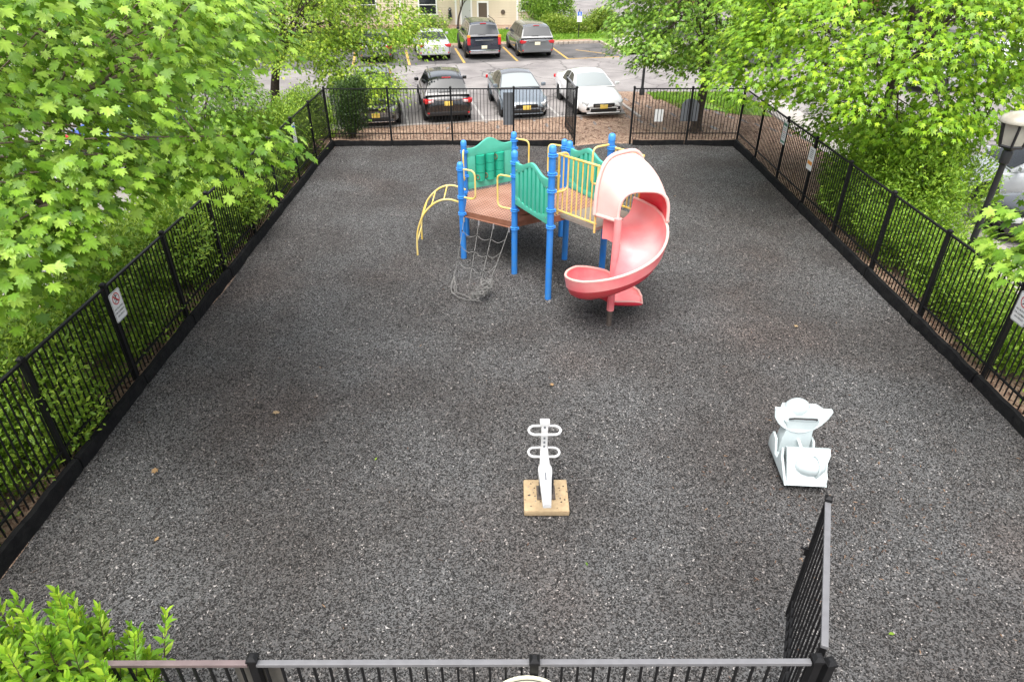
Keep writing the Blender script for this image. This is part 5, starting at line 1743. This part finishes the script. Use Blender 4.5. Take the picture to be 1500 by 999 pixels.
tree('big maple with large pale green leaves filling the upper left corner', 'maple_tree', (-8.3, 7.4, -.05), [(-8.3, 7.4, -.2), (-8.25, 7.4, 1.2), (-8.0, 7.3, 2.8), (-7.4, 7.3, 4.3), (-7.0, 7.4, 5.6)], .19,
     MAPLE_L + MAPLE_TOP, .50, 84, .14, LEAF5, 'leaf_maple_near', 21, bark='bark_light', forks=12, singles=300, crown_axis=(-7.6, 7.6, 4))
cc = crown_centres((9.5, 17.6, 3.9), (4.4, 3.7, 3.0), 150, 41, .80, .5, 1.15)
cc = [p for p in cc if not (p.x < 8.3 and p.z < 3.0) and not (p.y < 15.6 and p.z < 2.3) and not (p.x > 11.8 and p.z < 3.0)]
tree('wide bright green maple behind the right fence', 'maple_tree', (10.0, 18.3, -.1), [(10.0, 18.3, -.3), (9.95, 18.3, 1.0), (9.9, 18.1, 2.2), (9.75, 17.9, 3.6), (9.7, 17.8, 5.2)], .17,
     cc, .76, 240, .175, LEAF3, 'leaf_maple_right', 42, forks=14, crown_axis=(9.6, 17.8, 3))
cc = crown_centres((6.3, 25.0, 4.2), (3.1, 2.9, 2.5), 85, 51, .75, .4, 1.9)
tree('darker maple with a stout trunk on the island behind the far fence', 'maple_tree', (6.86, 24.95, -.05), [(6.86, 24.95, -.25), (6.87, 24.95, .5), (6.95, 24.95, 1.4), (6.9, 25.0, 2.5), (6.6, 25.1, 4.2), (6.4, 25.2, 5.4)], .21,
     cc, .72, 220, .17, LEAF3, 'leaf_mid', 52, forks=12, crown_axis=(6.6, 25, 3.5))
cc = crown_centres((-8.2, 27.2, 3.9), (3.7, 2.9, 2.4), 75, 61, .8, .4) + [Vector(p) for p in ((-4.3, 26.0, 1.25), (-4.9, 26.0, 1.0), (-5.5, 25.9, 1.15), (-5.0, 25.8, 1.6), (-5.9, 26.0, 1.6), (-6.3, 26.2, 1.3), (-4.0, 27.0, 2.6), (-3.4, 27.6, 3.1), (-3.8, 28.0, 3.6), (-4.6, 27.4, 2.2), (-5.2, 27.0, 2.4), (-3.1, 28.2, 3.3), (-4.4, 28.2, 4.2), (-6.3, 26.6, 2.6), (-6.6, 26.5, 3.0), (-4.6, 26.8, 2.8), (-5.2, 26.9, 3.2), (-3.7, 26.9, 3.2), (-4.2, 26.9, 3.6), (-3.1, 26.8, 2.7), (-5.8, 26.6, 3.6), (-6.6, 26.0, 1.9), (-5.3, 25.9, 1.55), (-4.5, 25.9, 1.4), (-6.9, 26.4, 1.2), (-5.7, 25.8, 1.35))]
tree('yellow-green tree with leaning trunk beyond the far left corner', 'locust_tree', (-9.6, 28.2, LOTZ), [(-9.6, 28.2, -.5), (-9.5, 28.2, .6), (-9.2, 28.1, 1.6), (-8.7, 27.9, 2.8), (-8.4, 27.7, 4.2)], .22,
     cc, .75, 290, .13, LEAF3, 'leaf_locust', 62, forks=12, crown_axis=(-8.6, 27.6, 3), flat=.3)
cc = crown_centres((-8.5, 18.6, 2.3), (1.6, 2.7, 1.8), 62, 71, .58, .3, .5)
tree('small bushy maple sapling behind the left fence', 'maple_tree', (-8.5, 18.3, -.1), [(-8.5, 18.3, -.2), (-8.5, 18.3, .7), (-8.45, 18.3, 1.9), (-8.4, 18.4, 3.2)], .07,
     cc, .55, 190, .13, LEAF3, 'leaf_mid', 72, forks=6, crown_axis=(-8.5, 18.2, 1))
cc = [(6.55, 7.50, 3.05), (6.75, 8.2, 3.25), (6.8, 7.67, 3.40), (6.7, 7.2, 3.0), (6.6, 8.0, 2.95),  (6.9, 7.3, 3.3), (7.2, 7.8, 3.6), (7.6, 7.0, 3.8), (8.0, 8.3, 4.0), (8.6, 7.3, 4.3), (8.9, 8.6, 4.6), (9.5, 7.8, 4.4), (9.2, 9.2, 3.9), (10.0, 8.6, 4.0), (8.0, 6.3, 3.6), (8.9, 6.3, 4.0)]
tree('maple branch of large leaves reaching in at the right frame edge', 'maple_tree', (8.38, 9.05, 0), [(8.38, 9.05, -.2), (8.5, 9.0, .5), (8.72, 8.9, 1.1), (9.0, 8.7, 2.2), (8.7, 8.2, 3.4), (8.5, 7.9, 4.2)], .11,
     cc, .46, 60, .20, LEAF5, 'leaf_maple_near', 82, bark='bark_light', forks=6, crown_axis=(9.2, 7.9, 3.4))
# small trees at the house and behind the road
cc = crown_centres((-3.5, 53.0, 3.0), (2.6, 1.2, 1.5), 30, 91, .7, .3)
tree('thin dark-stemmed tree in front of the cream house', 'small_tree', (-3.75, 52.8, -.3), [(-3.75, 52.8, -.4), (-3.7, 52.8, .4), (-3.4, 52.8, 1.3), (-3.2, 52.8, 2.4)], .09,
     cc, .6, 55, .16, LEAF3, 'leaf_mid', 92, forks=8)
for i, (x, y, r, h, lb) in enumerate(((-22, 46, 3.6, 5.5, 'leafy tree at the far left edge of the lot'), (-30, 56, 4.5, 6, 'leafy tree far beyond the left road'), (11, 50, 3.4, 5.2, 'leafy tree beyond the empty stall'), (17, 47, 3.2, 5, 'leafy tree behind the right road'), (29, 50, 4.5, 6, 'leafy tree at the far right beyond the cars'), (-12, 49, 2.8, 4.2, 'leafy tree left of the cream house'), (-16.5, 33, 2.6, 3.6, 'leafy tree behind the locust at left'))):
    cc = crown_centres((x, y, h * .8), (r, r * .8, h * .55), 46, 100 + i, r * .24, .35, .9)
    tree(lb, 'leafy_tree', (x, y, -.3), [(x, y, -.4), (x + .1, y, h * .4), (x, y, h * .8), (x, y, h)], .2, cc, r * .34, 150, .30, SMALL, ('leaf_mid', 'leaf_locust')[i % 2], 120 + i, forks=8)

# ------------------------------------------------------------------ shrubs
def shrub(label, name, base, rad, h, n, size, tmpl, material, seed, upright=.35, group=None, lumps=9, stems=10, cat='shrub', low=0.05, singles=0, inner=.55):
    """lumpy mass of small leaves on shoots"""
    rg = np.random.default_rng(seed)
    rr = random.Random(seed)
    t = thing(name, label, cat, base, group=group)
    C = []
    for i in range(lumps):
        a = rr.uniform(0, 2 * PI)
        q = math.sqrt(rr.random()) * .75
        C.append((math.cos(a) * rad[0] * q, math.sin(a) * rad[1] * q, h * rr.uniform(.2, .72), rr.uniform(.38, .60)))
    C = np.array(C)
    k = rg.integers(0, lumps, n)
    v = norm(rg.normal(0, 1, (n, 3)))
    q = rg.uniform(inner, 1.0, n) ** .7
    rv = np.stack([rad[0] * C[k, 3], rad[1] * C[k, 3], h * C[k, 3] * .62], -1)
    P = C[k, :3] + v * rv * q[:, None]
    P[:, 2] = np.maximum(P[:, 2], low + rg.uniform(0, .2, n))
    # short shoots that break the outline
    ns = n // 10
    j = rg.integers(0, n, ns)
    sh = P[j] + norm(v[j] * .6 + np.array([0, 0, .9])) * rg.uniform(.05, .28, ns)[:, None]
    P[:ns] = sh
    D = norm(v * .7 + rg.normal(0, .5, (n, 3)) + np.array([0, 0, upright]))
    Nn = norm(np.array([0, 0, 1.0]) + v * .5 + rg.normal(0, .35, (n, 3)))
    S = size * rg.uniform(.6, 1.25, n)
    RM = frames(D, Nn)
    fo = link('foliage', leaf_mesh('foliage', tmpl, P, RM, S, material), t)
    tag(fo, kind='stuff')
    m = MB()
    for i in range(stems):
        c = C[rr.randrange(lumps)]
        m.tube(smooth_path([(c[0] * .25, c[1] * .25, -.1), (c[0] * .6, c[1] * .6, c[2] * .5), (c[0], c[1], c[2] * 1.1)], 4), [.022 - .0012 * q for q in range(9)], 5)
    m.build('stems', 'twig', t, smooth=True)
    return t
hl = 'hedge shrubs behind the left fence'
names_l = ['light green hedge shrub at the near end of the left fence', 'light green hedge shrub below the no climbing sign of the left fence', 'light green hedge shrub just past the left no climbing sign', 'light green hedge shrub midway along the left fence', 'light green hedge shrub below the overhanging maple branch', 'light green hedge shrub under the maple sapling on the left', 'light green hedge shrub at the far end of the left fence']
for i, (y, lb) in enumerate(zip((4.9, 7.3, 9.7, 12.1, 14.5, 17.4, 20.6), names_l)):
    shrub(lb, 'hedge_shrub', (-7.16 + .08 * math.sin(i * 2), y, -.05), (1.12, 1.75), 1.95 + .12 * math.sin(i * 3), 23000, .095, SMALL, 'leaf_hedge', 200 + i, group=hl, lumps=16)
hr = 'hedge shrubs behind the right fence'
names_r = ['green hedge shrub nearest the right edge behind the fence', 'green hedge shrub at the foot of the street lamp', 'green hedge shrub before the big light bush on the right', 'green hedge shrub at the far end of the right hedge']
for i, (y, lb) in enumerate(zip((9.9, 11.9, 13.9, 15.8), names_r)):
    shrub(lb, 'hedge_shrub', (8.68, y, 0), (.92, 1.4), (1.3, 1.2, 1.45, 1.6)[i], 17000, .08, SMALL, 'leaf_hedge_right', 220 + i, group=hr, lumps=13)
shrub('tall feathery yellow-green bush between the right maple and the lamp', 'light_bush', (9.35, 15.3, -.1), (1.3, 2.0), 2.5, 34000, .095, SMALL, 'leaf_hedge_right', 230, lumps=22, stems=16)
shrub('dark upright shrub in the far left fence corner', 'corner_shrub', (-5.55, 23.5, 0), (.66, .55), 2.05, 14000, .07, SMALL, 'leaf_dark', 231, lumps=12, upright=.9)
shrub('loose green shrub just outside the far left corner', 'corner_bush', (-7.1, 23.6, -.05), (1.1, 1.2), 1.7, 13000, .09, SMALL, 'leaf_hedge', 232, lumps=12)
shrub('rounded yellow-green bush behind the minivan', 'round_bush', (3.7, 50.2, -.2), (2.1, 1.1), 1.35, 9000, .13, SMALL, 'leaf_bush', 233, lumps=14)
shrub('tall dark green bush at the corner of the cream house', 'tall_bush', (2.7, 52.6, -.3), (2.0, 1.2), 3.1, 9000, .17, SMALL, 'leaf_mid', 234, lumps=14)
shrub('low green bush left of the accessible parking sign', 'round_bush', (6.4, 51.0, -.2), (1.5, 1.1), 1.5, 6000, .14, SMALL, 'leaf_bush', 235, lumps=10)
shrub('low clipped bush under the thin tree by the house', 'round_bush', (-5.6, 52.6, -.2), (1.5, .9), 1.0, 2600, .11, SMALL, 'leaf_mid', 236, lumps=10)

def low_shoots(label, xr, yr, n, seed, material):
    rg = np.random.default_rng(seed)
    k = n // 24
    cx, cy, cz = rg.uniform(*xr, k), rg.uniform(*yr, k), rg.uniform(.05, .85, k) ** 1.3
    i = rg.integers(0, k, n)
    P = np.stack([cx[i] + rg.normal(0, .07, n), cy[i] + rg.normal(0, .09, n), np.maximum(cz[i] + rg.normal(0, .08, n), .03)], -1)
    D = norm(rg.normal(0, 1, (n, 3)) + np.array([0, 0, .3]))
    Nn = norm(rg.normal(0, .4, (n, 3)) + np.array([0, 0, 1.0]))
    o = link('low_shoots', leaf_mesh('low_shoots', SMALL, P, frames(D, Nn), rg.uniform(.05, .10, n), material))
    tag(o, label, 'ground cover', kind='stuff')
low_shoots('low leafy shoots at the foot of the left fence', (-6.75, -6.10), (4.0, 22.0), 15000, 301, 'leaf_hedge')
low_shoots('low leafy shoots at the foot of the right hedge', (8.0, 8.5), (6.0, 16.5), 6000, 302, 'leaf_hedge_right')

# bright shoots of the near shrub, lower left
def shoot_shrub():
    base = (-3.62, 2.60, 0)
    rg = np.random.default_rng(77)
    rr = random.Random(77)
    t = thing('leafy_shrub', 'bright lime green leafy shrub in the near left corner over the fence rail', 'shrub', base)
    P, D, Nn, S = [], [], [], []
    st = MB()
    ends = []
    for i in range(250):
        a = rr.uniform(0, 2 * PI)
        q = math.sqrt(rr.random())
        x, y = math.cos(a) * q * 1.05, math.sin(a) * q * .9
        ends.append((x, y, 1.50 + .60 * (1 - q * q) + rr.uniform(-.22, .36)))
    ends += [(1.02, .55, 1.98), (.80, .5, 1.86), (.12, .62, 1.98), (-.28, .62, 2.0), (.55, .52, 1.72), (.95, .15, 1.55), (1.15, .05, 1.35)]
    for e in ends:
        e = Vector(e)
        root = Vector((e.x * .35, e.y * .35, .1))
        mid = root.lerp(e, .55) + Vector((e.x * .1, e.y * .1, .12))
        path = smooth_path([root, mid, e], 8)
        k = len(path)
        st.tube(path, [.010 * (1 - .8 * j / (k - 1)) for j in range(k)], 5)
        ln = (path[-1] - path[-4]).normalized()
        Lsh = rr.uniform(.35, .6)
        for j in range(11):
            f = j / 10
            pos = e - ln * Lsh * (1 - f)
            for s in (0, PI):
                az = j * 1.57 + s + rr.uniform(-.4, .4)
                sd = Vector((math.cos(az), math.sin(az), 0))
                d = sd * (1.0 - .55 * f) + ln * (.35 + .8 * f) + Vector((rr.gauss(0, .15), rr.gauss(0, .15), rr.gauss(0, .12)))
                P.append(pos); D.append(d); Nn.append(ln * .6 + Vector((0, 0, .8)) - sd * .3)
                S.append(rr.uniform(.10, .17) * (1 - .35 * f))
    P, D, Nn, S = np.array(P), norm(np.array(D)), norm(np.array(Nn)), np.array(S)
    RM = frames(D, Nn)
    camv = np.array(cam.location) - np.array(base)
    order = np.argsort(np.linalg.norm(P - camv, axis=1) - P[:, 2] * .8)
    sing, rest = order[:300], order[300:]
    fo = link('foliage', leaf_mesh('foliage', LANCE, P[rest], RM[rest], S[rest], 'leaf_near_shrub'), t)
    tag(fo, kind='stuff')
    me = np_mesh('leaf', LANCE[0], LANCE[1], 'leaf_near_shrub', rib=np.full(len(LANCE[0]), .25))
    for i in sing:
        o = link('leaf', me, fo, tuple(P[i]))
        o.rotation_euler = Matrix(RM[i].tolist()).to_euler()
        o.scale = (S[i],) * 3
    st.build('stems', 'twig', t, smooth=True)
shoot_shrub()

# ------------------------------------------------------------------ grass and litter
def grass(name, label, poly_fn, n, box, z, hgt, seed):
    rg = np.random.default_rng(seed)
    x = rg.uniform(box[0], box[1], n)
    y = rg.uniform(box[2], box[3], n)
    keep = poly_fn(x, y)
    x, y = x[keep], y[keep]
    n = len(x)
    a = rg.uniform(0, 2 * PI, n)
    h = hgt * rg.uniform(.5, 1.3, n)
    w = h * .16
    lx, ly = rg.normal(0, .4, n) * h, rg.normal(0, .4, n) * h
    V = np.stack([np.stack([x - np.cos(a) * w, y - np.sin(a) * w, np.full(n, z)], -1), np.stack([x + np.cos(a) * w, y + np.sin(a) * w, np.full(n, z)], -1), np.stack([x + lx, y + ly, z + h], -1)], 1).reshape(-1, 3)
    o = link(name, np_mesh(name, V, np.arange(n * 3).reshape(-1, 3), 'grass_blade'))
    tag(o, label, 'grass', kind='stuff')
grass('grass', 'short green grass on the strip in front of the cream house', lambda x, y: (y > 46.2 + .207 * x) & (y < 51.6 - .02 * x), 26000, (-9, 8, 44, 52), -.13, .13, 5)
grass('grass', 'thin grass on the island around the stout tree', lambda x, y: (y > 28.2 + 2.0 * np.sin(x * 1.7) ** 2 - .25 * (x - 6.3)) & (x > 6.3), 14000, (6.2, 10.5, 25.5, 31.7), -.225, .09, 6)

leaf_mat('bark_shred', (0.07, 0.035, 0.02), (0.17, 0.085, 0.045), (0.36, 0.22, 0.12), rough=0.8, trans=0.05)
def litter():
    rg = np.random.default_rng(9)
    n = 620
    x = np.concatenate([rg.uniform(XL + .4, XR - .4, 220), rg.normal(4.5, 1.0, 400)])
    y = np.concatenate([rg.uniform(3.2, 22, 220), rg.normal(6.0, .9, 400)])
    P = np.stack([x, y, surf_z(x, y) + .022], -1)
    D = norm(np.stack([rg.normal(0, 1, n), rg.normal(0, 1, n), rg.normal(0, .15, n)], -1))
    Nn = norm(np.stack([rg.normal(0, .2, n), rg.normal(0, .2, n), np.ones(n)], -1))
    o = link('bark_litter', leaf_mesh('bark_litter', tri_leaf(.16), P, frames(D, Nn), rg.uniform(.02, .075, n), 'bark_shred'))
    tag(o, 'thin brown bark shreds and twigs scattered on the rubber mulch', 'litter', kind='stuff')
litter()
me_l5 = np_mesh('dry_leaf', LEAF5[0], LEAF5[1], 'dry_leaf')
me_lg = np_mesh('green_leaf', LANCE[0], LANCE[1], 'leaf_hedge')
for lb, x, y, s, me_ in (('pale curled dead leaf on the mulch near the left fence', -3.66, 8.05, .14, me_l5), ('small tan dead leaf by the left edging board', -4.85, 6.85, .12, me_l5),
                   ('dry leaf on the mulch between slide and white rider', .72, 8.78, .09, me_l5), ('tiny pale leaf left of the white rider', -1.9, 7.0, .06, me_lg),
                   ('green leaf lying right of the open gate', 4.0, 4.3, .09, me_lg), ('small green leaf in front of the tan pad', .9, 5.2, .06, me_lg), ('yellowish dead leaf below the lower left mulch', -4.3, 5.6, .08, me_l5),
                   ('pale leaf on the mulch near the right fence', 5.3, 10.6, .09, me_l5)):
    o = link('fallen_leaf', me_, None, (x, y, float(surf_z(x, y)) + .03), (rnd.uniform(-.2, .2), rnd.uniform(-.2, .2), rnd.uniform(0, 6)))
    o.scale = (s,) * 3
    tag(o, lb, 'leaf', 'fallen leaves on the mulch')
